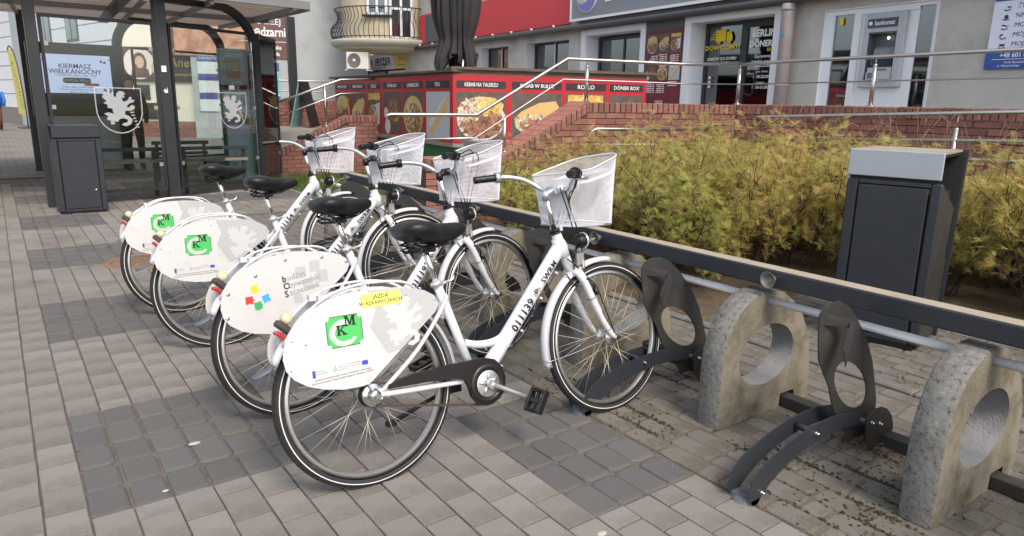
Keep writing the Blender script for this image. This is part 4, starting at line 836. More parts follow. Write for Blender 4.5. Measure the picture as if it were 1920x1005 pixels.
rail('back_ramp_railing', 'level steel railing on the back wall of the left ramp', [([rr_(0, 1.78), rr_(4, 1.80)], .02), ([rr_(0, 1.55), rr_(4, 1.56)], .012)], [(rr_(.3, 1.36), .40, .43), (rr_(3.2, 1.36), .40, .43)], rr_(2, 1.36))
ab = thing('a_board', 'black and teal folding pavement board standing on the left ramp', 'sign board', (5.55, 15.45, .80), (0, 0, R(-40)))
for sg_, mm in ((-1, mat('teal_board', (.18, .34, .36), .6)), (1, BLACKP)):
    M = Matrix.Rotation(R(14*sg_), 4, 'Y') @ Matrix.Translation((0, 0, .0)); b = MB(); b.box(-.012, .012, -.28, .28, .0, .98, Matrix.Translation((sg_*.22, 0, 0)) @ Matrix.Rotation(R(-13*sg_), 4, 'Y')); b.build('panel', mm, ab)
# feather flag in front of the white house
fl = FD.thing('feather_flag', 'yellow feather flag with green lettering beside the shelter post', 'flag', 8.3, -.9, 0)
b = MB(); P = [(0, .6), (.95, .5), (.92, 1.2), (.75, 2.2), (.45, 3.0), (.05, 3.35), (-.28, 3.4), (-.42, 3.25), (-.2, 2.2)]; tri_prism(b, [(x, z*.93) for x, z in P], -.006, .006); b.build('cloth', mat('flag_yellow', (.58, .50, .16), .7), fl)
b = MB(); b.tube(smooth_path([(1.02, 0, 0), (1.0, 0, .8), (.78, 0, 2.1), (.40, 0, 2.95), (-.1, 0, 3.25), (-.42, 0, 3.1)], 5), .025, 8); b.box(.7, 1.3, -.3, .3, 0, .04); b.build('pole', DARKF, fl)
o = text('ŁOWICZ', .52, mat('flag_green', (.25, .33, .12), .7), fl, (.35, -.009, 1.7), (R(90), R(68), 0), shear=.2)
# ================================================================== bicycle rack
CONC = mat('weathered_concrete', (.125, .125, .12), .92, col2=(.235, .235, .222), scale=45, mix=.5, bump=.45, bscale=170, dirt=(.065, .063, .055), dscale=62, dlow=.545, dhigh=.62)
CONCS = mat('concrete_side', (.19, .168, .130), .9, col2=(.27, .242, .195), scale=9, bump=.5, bscale=90, dirt=(.085, .074, .040), dscale=5.5, dlow=.47, dhigh=.70)  # beige carries warm side light in the colour, besides brown-green stains
WTUBE = mat('white_tube', (.62, .63, .66), .45, dirt=(.25, .17, .12), dscale=20, dlow=.62, dhigh=.72)
RX = 2.45
rk = thing('bicycle_rack', 'long dark steel bicycle rack with beam, concrete feet and wheel holders behind the front wheels', 'bicycle rack', (RX, 1.0, 0))
sh = (RX, 1.0, 0)
Y0R, Y1R = -2.3, 6.62
MB().bbox(2.70, 2.79, Y0R, Y1R, .637, .714, .006).build('beam', DGREY, rk, shift=sh)
MB().box(2.706, 2.784, Y0R+.01, Y1R-.01, .7142, .7155).build('beam_top_dust_and_light', DUSTLITTOP, rk, shift=sh)  # thin tan sheet: dust, with warm light on the top put into its colour
MB().bbox(2.93, 3.00, Y0R, Y1R, .0, .055, .004).build('ground_bar', DGREEN, rk, shift=sh)
OUT = [(0,0),(-.004,.17),(.0,.354),(.043,.468),(.106,.549),(.177,.588),(.26,.604),(.34,.604),(.42,.580),(.508,.523),(.60,.440),(.672,.299),(.706,.14),(.700,0),(.60,0),(.585,.062),(.47,.062),(.465,0)]
def concrete_block(y):
    from mathutils.geometry import tessellate_polygon
    rs = random.Random(int(y*100)); n = 34
    hole = [(.325+.205*cos(2*pi*k/n), .298+.146*sin(2*pi*k/n)) for k in range(n)]
    o = []
    for i in range(len(OUT)):
        a, b_ = OUT[i], OUT[(i+1) % len(OUT)]; m = max(1, int(sqrt((a[0]-b_[0])**2+(a[1]-b_[1])**2)/.03))
        o += [(a[0]+(b_[0]-a[0])*q/m, a[1]+(b_[1]-a[1])*q/m) for q in range(m)]
    o = [(x+rs.uniform(-.0025, .0025), z+(rs.uniform(-.0025, .0025) if z > .01 else 0)) for x, z in o]
    T = tessellate_polygon([[Vector((*p, 0)) for p in o], [Vector((*p, 0)) for p in hole[::-1]]]); allp = o+hole[::-1]; hw = .057; N_ = len(allp); no = len(o)
    b = MB(); f1 = [tuple(t) for t in T]
    ins = lambda x, z: (x+(.325-x)*.022, max(z+(.30-z)*.022, 0) if z > .02 else z); allp = [ins(*p) for p in o]+hole[::-1]
    b.add([(x, -hw, z) for x, z in allp]+[(x, hw, z) for x, z in allp], f1+[tuple(i+N_ for i in t[::-1]) for t in f1])
    side = b.build('concrete_foot', CONCS, rk, fix=True); side.location = (0, y-1.0, 0)
    md = None
    r_ = MB(); R4 = [[(ins(x, z)[0], -hw, ins(x, z)[1]) for x, z in o], [(x, -hw+.007, z) for x, z in o], [(x, hw-.007, z) for x, z in o], [(ins(x, z)[0], hw, ins(x, z)[1]) for x, z in o]]; r_.add([p for q in R4 for p in q], [(g_*no+i, (g_+1)*no+i, (g_+1)*no+(i+1) % no, g_*no+(i+1) % no) for g_ in range(3) for i in range(no) if o[i][1] > .001 or o[(i+1) % no][1] > .001], True); r = r_.build('weathered_edge', CONC, side)
    h_ = MB(); h_.add([(x, s*hw, z) for s in (-1, 1) for x, z in hole], [(i, (i+1) % n, (i+1) % n+n, i+n) for i in range(n)], True); h_.build('hole_wall', mat('concrete_hole', (.22, .225, .235), .9, col2=(.29, .295, .30), scale=14, bump=.5, bscale=90, dirt=(.14, .12, .08), dscale=5), side)
    return side
for k in range(7): concrete_block(.95+.907*k)
for k in range(8):
    ya, yb = .95+.907*(k-1)+.057, .95+.907*k-.057
    MB().tube([(2.752, ya, .560), (2.752, yb, .560)], .0175, 14).build('white_tube', WTUBE, rk, shift=sh)
BL = [(2.066,.0),(2.040,.045),(2.060,.100),(2.100,.140),(2.160,.165),(2.239,.188),(2.32,.207),(2.395,.219),(2.49,.226),(2.59,.224),(2.70,.206),(2.80,.172),(2.80,.125),(2.70,.145),(2.609,.152),(2.53,.154),(2.448,.148),(2.36,.134),(2.288,.113),(2.22,.088),(2.165,.060),(2.120,.025),(2.100,.0)]
PLT = [(2.405,.636),(2.405,.665),(2.43,.690),(2.47,.700),(2.53,.697),(2.60,.668),(2.67,.612),(2.735,.545),(2.80,.467),(2.85,.39),(2.885,.312),(2.93,.20),(2.950,.055),(2.74,.055),(2.70,.12),(2.64,.18),(2.591,.235),(2.56,.29),(2.535,.345),(2.478,.42),(2.435,.48),(2.417,.565),(2.41,.60)]
def holder(y):
    p = MB(); tri_prism(p, BL, y-.050, y-.045); root = p.build('wheel_holder', DGREY, rk, shift=sh)
    p = MB(); tri_prism(p, BL, y+.040, y+.045); p.build('guide_bar', DGREY, root, shift=sh)
    from mathutils.geometry import tessellate_polygon
    ca, sa = cos(R(-38)), sin(R(-38)); n = 26
    hole = [(2.70+.165*cos(2*pi*k/n)*ca-.078*sin(2*pi*k/n)*sa, .318+.165*cos(2*pi*k/n)*sa+.078*sin(2*pi*k/n)*ca) for k in range(n)]
    allp = PLT+hole[::-1]; T = tessellate_polygon([[Vector((*q, 0)) for q in PLT], [Vector((*q, 0)) for q in hole[::-1]]]); N_ = len(allp); no = len(PLT); yy = (y-.028, y-.022)
    p = MB(); p.add([(x, yy[0], z) for x, z in allp]+[(x, yy[1], z) for x, z in allp], [tuple(t) for t in T]+[tuple(i+N_ for i in t[::-1]) for t in T]+[(i, (i+1) % no, (i+1) % no+N_, i+N_) for i in range(no)]+[(no+i, no+(i+1) % n, no+(i+1) % n+N_, no+i+N_) for i in range(n)])
    p.build('fin_plate', DGREEN, root, shift=sh, fix=True)
    p = MB(); T_ = .004
    for (A, B_, C_, D_) in (((2.412, y-.024, .668), (2.530, y-.078, .640), (2.530, y-.078, .605), (2.425, y-.024, .620)), ((2.538, y-.078, .640), (2.452, y-.105, .540), (2.482, y-.105, .468), (2.566, y-.078, .590))):
        q = [Vector(v) for v in (A, B_, C_, D_)]; nn = (q[1]-q[0]).cross(q[3]-q[0]).normalized()*T_
        p.add(q+[v+nn for v in q], [(0,1,2,3),(7,6,5,4),(0,4,5,1),(1,5,6,2),(2,6,7,3),(3,7,4,0)])
    p.build('wheel_catch', DGREEN, root, shift=sh)
    p = MB(); P = [(2.775,.165),(2.80,.185),(2.84,.196),(2.89,.192),(2.94,.17),(2.985,.13),(3.01,.085),(3.015,.052),(2.925,.054),(2.91,.03),(2.87,.006),(2.83,.012),(2.80,.05),(2.782,.10)]; tri_prism(p, P, y-.076, y-.071); p.build('disc_plate', DGREEN, root, shift=sh)
    p = MB()
    for (x, z, y0, y1) in ((2.44, .185, -.045, .040), (2.78, .150, -.071, .040)): p.cyl((x, y+y0, z), (x, y+y1, z), .014, 12)
    p.build('spacer', DGREY, root, shift=sh)
    me = None
    for (x, z, yo) in ((2.44, .185, -.050), (2.115, .040, -.050), (2.815, .140, -.076), (2.885, .118, -.076)):
        if me is None:
            p = MB(); p.tube([(0, .0, 0), (0, -.004, 0)], .0095, 6); p.tube([(0, -.004, 0), (0, -.014, 0)], .0055, 8); o = p.build('bolt', CHROME, root); me = o.data
        else: o = link('bolt', me, root)
        o.location = (x-RX, y+yo-1.0, z)
    p = MB(); p.lathe([(0, .022), (.030, .018), (.042, .006), (.045, 0)], 16, 'z', (2.085, y, 0)); p.box(2.06, 2.11, y-.05, y+.045, 0, .02); p.build('ground_foot', mat('foot_steel', (.14, .155, .18), .5, .3), root, shift=sh)
for k in range(6): holder(1.385+.907*k)
holder(.478)
me = None
for y in (.62, 1.76, 2.88, 4.13, 5.28, 6.4):
    if me is None:
        p = MB(); p.lathe([(.014, .0), (.016, -.010), (.024, -.026), (.036, -.040), (.038, -.044), (.033, -.041), (.020, -.022), (.008, -.006), (0, -.004)], 24, 'x'); o = p.build('lock_socket', mat('galvanised', (.24, .235, .22), .55, .5), rk); me = o.data
    else: o = link('lock_socket', me, rk)
    o.location = (2.70-RX, y-1.0, .676)
LOCKC = mat('lock_cable_grey', (.33, .30, .26), .45, .5)
def wpt(bk, x, y, z):
    bpy.context.view_layer.update(); return bk.matrix_world @ Vector((x, y, z))
def add_lock_cables():
    for bk, y in ((bk1, 2.88), (bk2, 4.13), (bk3, 5.28), (bk4, 6.4)):
        bpy.context.view_layer.update(); inv = bk.matrix_world.inverted(); a = Vector((1.08, -.02, .748)); e = inv @ Vector((2.675, y, .676)); m_ = inv @ Vector((2.60, y-.02, .665))
        MB().tube(smooth_path([a, a.lerp(m_, .5)+Vector((0, 0, -.008)), m_, e], 5), .0065, 8).build('lock_cable', LOCKC, bk)
# fallen leaves and dirt gathered behind the holder
LEAFB = mat('dead_leaf', (.10, .055, .028), .9, col2=(.17, .10, .05), scale=40, island=.4)
b = MB(); rs = random.Random(21)
for k in range(420):
    x = 2.86+rs.gauss(0, .05); y = 1.33+rs.gauss(0, .10) if k % 2 else rs.choice((.5, 2.25, 3.2))+rs.gauss(0, .12); s = rs.uniform(.005, .016); a = rs.uniform(0, 6); z = rs.uniform(.002, .014)
    b.add([(x, y, z), (x+s*cos(a), y+s*sin(a), z+rs.uniform(0, .008)), (x+s*1.3*cos(a+.7), y+s*1.3*sin(a+.7), z+rs.uniform(0, .01)), (x+s*cos(a+1.3), y+s*sin(a+1.3), z)], [(0, 1, 2, 3)])
tag(stuff(b.build('leaf_litter', LEAFB)), 'small heap of brown dead leaf scraps beside the rack ground bar', 'dead leaves')
# ================================================================== litter bins
SILV = mat('cap_silver', (.40, .44, .50), .38, .35, dirt=(.34, .35, .34), dscale=10, dlow=.55, dhigh=.75)
LOCKM = MATS['galvanised']
def litter_bin(name, label, loc, rot, sc, silver, W_=.41, flip=1):
    # local x = to the right along the front, y = depth away from the viewer
    t = thing(name, label, 'litter bin', loc, (0, 0, rot)); t.scale = (sc, sc, sc); f = flip
    X = lambda a, c: (a, c) if f > 0 else (-c, -a)
    b = MB(); b.bbox(*X(-.205, -.155), 0, .03, .03, .965, .006); b.bbox(*X(.165, .215), 0, .03, .03, .965, .008); b.bbox(*X(-.154, .164), .0, .03, .03, .06, .004); b.bbox(*X(-.154, .164), .0, .03, .94, .965, .004); b.build('front_frame', DGREY, t)
    d = MB().bbox(*X(-.148, .158), -.004, .02, .066, .934, .004).build('door', DGREY, t)
    b = MB(); xk = -.115*f; b.lathe([(0, -.012), (.009, -.011), (.011, -.004)], 14, 'y', (xk, 0, .30)); b.box(xk-.003, xk+.003, -.014, -.011, .296, .304); b.build('key_lock', CHROME, d)
    b = MB(); b.box(*X(-.205, -.195), .03, .42, .03, .965); b.build('side_panel', DGREY, t)
    pr = [(.03, .02), (.40, .02), (.465, .78), (.03, .958)]
    b = MB(); b.prism([(a, c) for a, c in pr], .200*f, .212*f, 'yz'); b.build('side_panel', DGREEN, t, fix=True)  # browner than the opposite panel: warm side light put into the colour
    bk_ = [(.425, .0), (.465, .0), (.560, 1.135), (.520, 1.135)]
    b = MB(); b.prism(bk_, -.205, .225, 'yz'); b.build('slanted_back', DGREY, t, fix=True)
    b = MB(); b.box(-.19, .19, .03, .40, .0, .9); b.prism([(.395, .5), (.418, .5), (.512, 1.12), (.49, 1.12)], -.19, .222, 'yz'); b.box(-.19, .198, .02, .515, 1.106, 1.1215); b.box(-.19, .19, .013, .02, .93, 1.11); b.build('container_and_dark_liner', mat('bin_inside_shade', (.012, .012, .013), .7), t)  # container plus black liner sheets added to paint the shade inside the opening
    cp = SILV if silver else DGREY
    b = MB(); b.bbox(*X(-.208, .205), -.006, .010, .985, 1.135, .004); b.build('cap_front', cp, t)
    b = MB(); b.box(*X(-.205, .20), .010, .530, 1.123, 1.134); b.build('cap_top', mat('cap_top_tan', (.28, .24, .17), .6, col2=(.38, .34, .26), scale=8) if silver else DGREY, t)  # top of the silver cap is tan, unlike its front
    b = MB(); b.box(*X(-.207, -.197), .010, .520, .93, 1.122); b.build('cap_side', cp, t)
    b = MB(); b.prism([(-.19, .0), (.19, .0), (.19, .4), (-.19, .4)], 0, .03, 'xy'); b.build('base', BLACKP, t)
    return t
rb1 = litter_bin('litter_bin', 'dark litter bin with silver cap and open right side behind the rack', (4.245, 2.055, 0), R(-77), 1.035, True); rb1.scale = (1.22, 1.05, 1.035)
litter_bin('litter_bin', 'dark dented litter bin beside the left post of the bus shelter', (.78, 9.92, 0), R(2), .92, False, flip=-1).scale = (1.22, .95, .92)
# ================================================================== bus shelter
SHB = mat('shelter_black', (.022, .023, .027), .4, col2=(.030, .031, .035), scale=3, dirt=(.06, .055, .05), dscale=2.5, dlow=.6, dhigh=.8)
ROOFU = ramp_mat('roof_underside', [(0, (.34, .27, .22)), (.5, (.44, .37, .32)), (1, (.55, .48, .42))], 'noise', 1.5, rough=.5, trans=.35)
ROOFG = mat('roof_edge_grey', (.24, .25, .26), .45, .3)
bs_ = thing('bus_shelter', 'dark framed glass bus shelter with corrugated roof on the left', 'bus shelter', (2, 11, 0)); sh = (2, 11, 0)
A = Vector((.50, 10.72, 0)); Bp = Vector((1.97, 10.86, 0)); Cp = Vector((3.40, 11.5, 0)); E_ = Vector((4.02, 12.5, 0))
def post(p, w, z1, nm='post', d=.10, ang=0):
    M = Matrix.Translation(p) @ Matrix.Rotation(R(ang), 4, 'Z'); return MB().bbox(-w/2, w/2, -d/2, d/2, 0, z1, .006, M).build(nm, SHB, bs_, shift=sh)
post(A, .12, 2.9, d=.24); post(Vector((1.97, 10.90, 0)), .15, 2.9, d=.18); 
post(Vector((.62, 15.9, 0)), .16, 3.0, d=.12); post(Vector((5.62, 16.3, 0)), .17, 3.15, d=.14)
def arch(p, q, z, w=.10, r=.55, back=None):
    p, q = Vector(p), Vector(q); d = (q-p); d.z = 0; L = d.length; u = d.normalized(); r1 = back or r; pts = [p+Vector((0, 0, 0)), p+Vector((0, 0, z-r1))]
    for k in range(1, 8): a = R(180-90*k/8); pts.append(p+u*(r1+r1*cos(a))+Vector((0, 0, z-r1+r1*sin(a))))
    pts.append(p+u*r1+Vector((0, 0, z))); pts.append(p+u*(L-r)+Vector((0, 0, z)))
    for k in range(1, 8): a = R(90-90*k/8); pts.append(p+u*(L-r+r*cos(a))+Vector((0, 0, z-r+r*sin(a))))
    pts += [p+u*L+Vector((0, 0, z-r)), p+u*L]
    nrm = Vector((-u.y, u.x, 0)); b = MB(); n = len(pts); vs = []
    for i, c in enumerate(pts):
        t_ = (pts[min(i+1, n-1)]-pts[max(i-1, 0)]).normalized(); o_ = t_.cross(nrm).normalized()
        for (a, e) in ((-1, -1), (1, -1), (1, 1), (-1, 1)): vs.append(c+o_*(a*w/2)+nrm*(e*.05))
    b.add(vs, [(i*4+k, i*4+(k+1) % 4, (i+1)*4+(k+1) % 4, (i+1)*4+k) for i in range(n-1) for k in range(4)])
    return b.build('roof_arch', SHB, bs_, shift=sh, fix=True)
arch((1.97, 10.90, 0), (Cp.x, Cp.y, 0), 2.68, .10, .62, .06); arch((2.05, 15.6, 0), (4.2, 16.6, 0), 2.85, .14, .6)
def pane(p, q, z0, z1, crest=None, frame=True, nm='glass_panel'):
    p, q = Vector(p), Vector(q); d = q-p; L = d.length; a = atan2(d.y, d.x); M = Matrix.Translation(p) @ Matrix.Rotation(a, 4, 'Z'); f = MB(); w = .035
    if frame:
        f.box(0, L, -.02, .02, z0, z0+w, M); f.box(0, L, -.02, .02, z1-w*1.2, z1, M); f.box(0, w, -.02, .02, z0+w, z1-w*1.2, M); f.box(L-w, L, -.02, .02, z0+w, z1-w*1.2, M)
    fr = f.build('pane_frame', SHB, bs_, shift=sh); g_ = MB().box(.04, L-.04, -.004, .004, z0+.045, z1-.05, M).build('glass', SGLASS, fr, shift=sh)
    b = MB()
    for x in (.05, L-.05):
        for z in (z0+.35, (z0+z1)/2, z1-.35): b.box(x-.03, x+.03, -.012, .012, z-.025, z+.025, M)
    b.build('glass_clip', mat('clip_steel', (.42, .40, .36), .4, .6), fr, shift=sh)
    if crest:
        cx, cz, s = crest; b = MB(); FR = mat('etched_white', (.62, .65, .68), .8, alpha=.42); y = -.0065
        out = [(-.5, .5), (.5, .5), (.5, .05)]+[(.5*cos(R(t_)), .0+.56*sin(R(t_))) for t_ in range(-10, -171, -16)]+[(-.5, .05)]
        inn = [(x*.955, z*.955+.0) for x, z in out]; n = len(out)
        for i in range(n):
            j = (i+1) % n; b.prism([(cx+out[i][0]*s, cz+out[i][1]*s), (cx+out[j][0]*s, cz+out[j][1]*s), (cx+inn[j][0]*s, cz+inn[j][1]*s), (cx+inn[i][0]*s, cz+inn[i][1]*s)], y-.001, y, M=M)
        tri_prism(b, griffin_poly(s*.86, cx-.02*s, cz+.02*s), y-.001, y, M)
        for k in range(6): b.prism([(cx+s*(.22+.03*k), cz-s*(.05+.07*k)), (cx+s*(.30+.02*k), cz-s*(.05+.07*k)), (cx+s*(.30+.015*k), cz-s*(.08+.07*k)), (cx+s*(.22+.02*k), cz-s*(.08+.07*k))], y-.001, y, M=M)
        b.build('etched_crest', FR, fr, shift=sh, fix=True)
    return fr
pane((A.x+.08, A.y-.04, 0), (1.88, 10.84, 0), .13, 2.36, (.80, 1.22, .56))
pane((2.06, 10.88, 0), (Cp.x-.03, Cp.y-.02, 0), .13, 2.36, (.98, 1.22, .50))
pane((Cp.x+.05, Cp.y+.05, 0), (E_.x, E_.y, 0), .12, 2.36)
pane((2.3, 15.7, 0), (4.1, 16.5, 0), .15, 2.3); pane((4.3, 13.6, 0), (4.4, 16.5, 0), .15, 2.3); pane((4.1, 12.8, 0), (4.28, 13.5, 0), .15, 2.3)
# roof: corrugated underside on grey edge beams
b = MB(); rp_ = [(-4.5, 9.9), (4.02, 11.0), (4.35, 16.2), (-4.5, 16.8)]; n = 150; vs = []
for i in range(n+1):
    f = i/n; y0_ = 9.9+1.0*0; p0 = Vector((-4.5, 9.6+7.2*f, 0)); p1 = Vector((3.97+.35*f, 10.72+6.05*f*.95, 0)); z = 2.70+.16*f+(.045 if (i % 8) < 4 else 0)
    vs += [(p0.x, p0.y, z), (p1.x, p1.y, z)]
b.add(vs, [(2*i, 2*i+1, 2*i+3, 2*i+2) for i in range(n)]); b.build('corrugated_roof', ROOFU, bs_, shift=sh)
def beam(p, q, w, h, m, nm='roof_beam'):
    p, q = Vector(p), Vector(q); d = q-p; M = Matrix.Translation(p) @ d.to_track_quat('X', 'Z').to_matrix().to_4x4(); MB().box(0, d.length, -w/2, w/2, -h/2, h/2, M).build(nm, m, bs_, shift=sh)
beam((-4.5, 9.6, 2.735), (4.0, 10.72, 2.735), .05, .11, ROOFG); beam((3.98, 10.72, 2.72), (4.34, 16.5, 2.88), .06, .12, ROOFG)
beam((-4.5, 13, 2.70), (4.25, 13.2, 2.72), .06, .08, ROOFG); beam((2.6, 10.6, 2.66), (3.0, 16.3, 2.8), .05, .07, ROOFG); beam((1.55, 10.4, 2.64), (1.95, 16.3, 2.78), .16, .06, SHB); beam((1.75, 10.4, 2.60), (2.2, 16.3, 2.72), .05, .05, ROOFG); beam((.2, 10.2, 2.66), (.6, 16.3, 2.8), .05, .06, ROOFG); beam((3.75, 10.8, 2.66), (4.1, 16.3, 2.82), .05, .07, ROOFG)
# bench
b = MB(); b.box(.72, 3.1, 11.18, 11.22, .64, .69); b.build('bench_rail', SHB, bs_, shift=sh)
b = MB(); b.box(.72, 3.1, 11.20, 11.50, .47, .51); b.build('bench_seat', mat('bench_wood', (.16, .13, .11), .6, col2=(.22, .18, .15), scale=6), bs_, shift=sh)
for x in (.95, 1.80, 2.2, 3.05): MB().box(x-.025, x+.025, 11.22, 11.27, 0, .68).build('bench_leg', SHB, bs_, shift=sh)
b = MB(); b.box(2.1, 3.0, 13.2, 13.24, .60, .66); b.box(2.15, 2.2, 13.2, 13.24, 0, .6); b.box(2.9, 2.95, 13.2, 13.24, 0, .6); b.box(2.1, 3.0, 13.3, 13.34, .42, .47); b.build('far_bench', SHB, bs_, shift=sh)
# departure display and timetable case at the right-hand post
cs = MB(); cs.bbox(2.88, 3.30, 11.62, 11.72, 1.58, 2.12, .01); cs = cs.build('display_box', mat('box_greenish', (.20, .25, .25), .4), bs_, shift=sh)
MB().box(2.98, 3.18, 11.612, 11.619, 1.68, 1.98).build('amber_screen', mat('amber_off', (.22, .15, .08), .4), cs, shift=sh)
cs = MB(); cs.bbox(2.92, 3.33, 11.66, 11.72, 1.08, 1.50, .006); cs = cs.build('timetable_case', ROOFG, bs_, shift=sh)
MB().box(2.95, 3.30, 11.652, 11.659, 1.11, 1.47).build('timetable_print', ramp_mat('timetable', [(0, (.14, .17, .2)), (.5, (.35, .38, .4)), (1, (.5, .5, .5))], 'voronoi', 14), cs, shift=sh)
MB().box(2.95, 3.33, 11.68, 11.70, .12, .98).build('lower_panel', mat('panel_bluegrey', (.30, .36, .42), .5), bs_, shift=sh)
st_ = MB().box(1.93, 1.99, 10.797, 10.8095, 1.72, 1.80).build('sticker', WHT, bs_, shift=sh)
b = MB(); b.prism([(1.935, 1.47), (1.955, 1.44), (1.985, 1.45), (1.98, 1.52), (1.97, 1.47), (1.95, 1.50)], 10.797, 10.8095); b.build('sticker', WHT, bs_, shift=sh)
# digital information panel beyond
dg = thing('digital_panel', 'black digital information panel with a lit Easter fair screen seen through the shelter glass', 'information panel', (1.35, 15.55, 0), (0, 0, R(4)))
MB().bbox(-.74, .80, 0, .16, 1.0, 2.30, .01).build('black_case', mat('panel_black', (.025, .025, .028), .3), dg)
MB().bbox(-.70, .62, .02, .14, .0, .99, .01).build('grey_lower_panel', mat('panel_grey', (.25, .27, .29), .4), dg); MB().bbox(.62, .80, .0, .14, 0, 1.0, .01).build('leg', SHB, dg)
SCR = mat('screen_lit', (.3, .35, .5), .3, col2=(.38, .42, .58), scale=3, emit=((.55, .66, .95), .4))
sc_ = MB().box(-.62, .56, -.008, -.001, 1.42, 2.10).build('screen', SCR, dg)
sd_ = mat('screen_ink', (.04, .05, .10), .5)
text('KIERMASZ', .115, sd_, sc_, (-.02, -.010, 1.895), (R(90), 0, 0), bold=.01); text('WIELKANOCNY', .115, sd_, sc_, (-.02, -.010, 1.80), (R(90), 0, 0), bold=.01); text('12 KWIETNIA (SOB.), 10:00 - 15:00', .045, sd_, sc_, (-.02, -.010, 1.735), (R(90), 0, 0))
b = MB(); P = [(-.19+.05*cos(R(a)), 1.645+.05*sin(R(a))) for a in range(90, 271, 20)]+[(.17+.05*cos(R(a)), 1.645+.05*sin(R(a))) for a in range(-90, 91, 20)]; b.prism(P, -.011, -.0085); b.build('green_pill', mat('pill_green', (.02, .16, .06), .5), sc_); text('GWDA MAŁA', .075, WHT, sc_, (-.01, -.013, 1.645), (R(90), 0, 0), bold=.015)
MB().box(.10, .34, -.012, -.0085, 1.555, 1.60).build('red_strip', mat('strip_red', (.75, .18, .15), .5), sc_)
for k, s in enumerate(('Pisanki, palmy, ozdoby, wianki', 'Przyjdź i kup wielkanocne ozdoby', 'zaprasza sołectwo')): text(s, .042, sd_, sc_, (0, -.010, 1.53-.045*k), (R(90), 0, 0))
rg = random.Random(4); EG = [mat('egg_pink', (.75, .45, .6), .5), mat('egg_yellow', (.8, .65, .25), .5), mat('leaf_green', (.25, .45, .15), .5)]
for k, mm in enumerate(EG):
    b = MB()
    for i in range(9):
        top = rg.random() < .6; x = rg.choice((-.56, .45))+rg.uniform(-.04, .10); z = rg.uniform(1.96, 2.08) if top else rg.uniform(1.44, 1.52); disc(b, x, z, .022, .028 if k < 2 else .012, -.011-.0005*k, -.0085, 10)
    b.build('screen_ornament', mm, sc_)
# person waiting behind the panel (legs visible below it)
def person():
    t = thing('person', 'standing person in black clothes beyond the information panel, legs seen under it', 'person', (2.12, 15.1, 0))
    def skin(name, V_, E_, rad, m):
        me = bpy.data.meshes.new(name); me.from_pydata(V_, E_, []); o = link(name, me, t); me.materials.append(m); md = o.modifiers.new('s', 'SKIN'); 
        for i, r_ in enumerate(rad): me.skin_vertices[0].data[i].radius = r_
        me.skin_vertices[0].data[0].use_root = True; o.modifiers.new('d', 'SUBSURF').levels = 1; return o
    me_ = bpy.data.meshes.new('x')
    V_ = [(0,0,.95),(0,0,1.2),(0,0,1.42),(0,0,1.52),(.09,0,.88),(.11,.01,.5),(.10,.03,.09),(.12,-.10,.05),(-.09,0,.88),(-.11,-.02,.5),(-.12,.0,.09),(-.13,-.13,.05),(.18,0,1.42),(.25,.02,1.13),(.22,-.06,.88),(-.18,0,1.42),(-.25,.02,1.13),(-.2,-.08,.9)]
    E_ = [(0,1),(1,2),(2,3),(0,4),(4,5),(5,6),(6,7),(0,8),(8,9),(9,10),(10,11),(2,12),(12,13),(13,14),(2,15),(15,16),(16,17)]
    rad = [(.16,.12),(.15,.11),(.15,.10),(.055,.055),(.10,.10),(.07,.07),(.05,.05),(.04,.035),(.10,.10),(.07,.07),(.05,.05),(.04,.035),(.065,.065),(.05,.05),(.04,.04),(.065,.065),(.05,.05),(.04,.04)]
    me = bpy.data.meshes.new('body'); me.from_pydata(V_, E_, []); me.materials.append(mat('black_clothes', (.02, .02, .024), .85)); o = link('body', me, t); md = o.modifiers.new('s', 'SKIN')
    for i, r_ in enumerate(rad): me.skin_vertices[0].data[i].radius = r_
    o.modifiers.new('d', 'SUBSURF').render_levels = 1
    b = MB(); b.lathe([(0, 1.50), (.05, 1.51), (.08, 1.58), (.085, 1.66), (.07, 1.73), (0, 1.76)], 16); b.build('head', mat('skin_tone', (.45, .28, .2), .6), t); b = MB(); b.lathe([(.09, 1.62), (.095, 1.68), (.08, 1.75), (0, 1.785)], 16, 'z', (0, .01, 0)); b.build('hair', mat('dark_hair', (.03, .02, .015), .7), t)
person()
pl_ = thing('person', 'person in a blue jacket walking at the far left edge of the street', 'person', (.12, 33.0, 0))
b = MB(); b.lathe([(0, .86), (.20, .88), (.24, 1.05), (.23, 1.32), (.17, 1.46), (.07, 1.5), (0, 1.5)], 14); b.tube([(.24, 0, 1.42), (.30, -.05, 1.12), (.26, -.12, .92)], .06, 8); b.tube([(-.24, 0, 1.42), (-.30, .05, 1.12), (-.26, .0, .92)], .06, 8); b.build('jacket', mat('blue_jacket', (.02, .14, .42), .7), pl_)
b = MB(); b.tube([(.09, 0, .9), (.10, -.1, .48), (.10, -.02, .06)], [.11, .08, .055], 10); b.tube([(-.09, 0, .9), (-.10, .08, .48), (-.10, .22, .08)], [.11, .08, .055], 10); b.build('trousers', mat('brown_trousers', (.10, .04, .03), .8), pl_)
b = MB(); b.lathe([(0, 1.48), (.06, 1.52), (.09, 1.62), (.08, 1.72), (0, 1.77)], 14); b.build('head', MATS['skin_tone'], pl_)
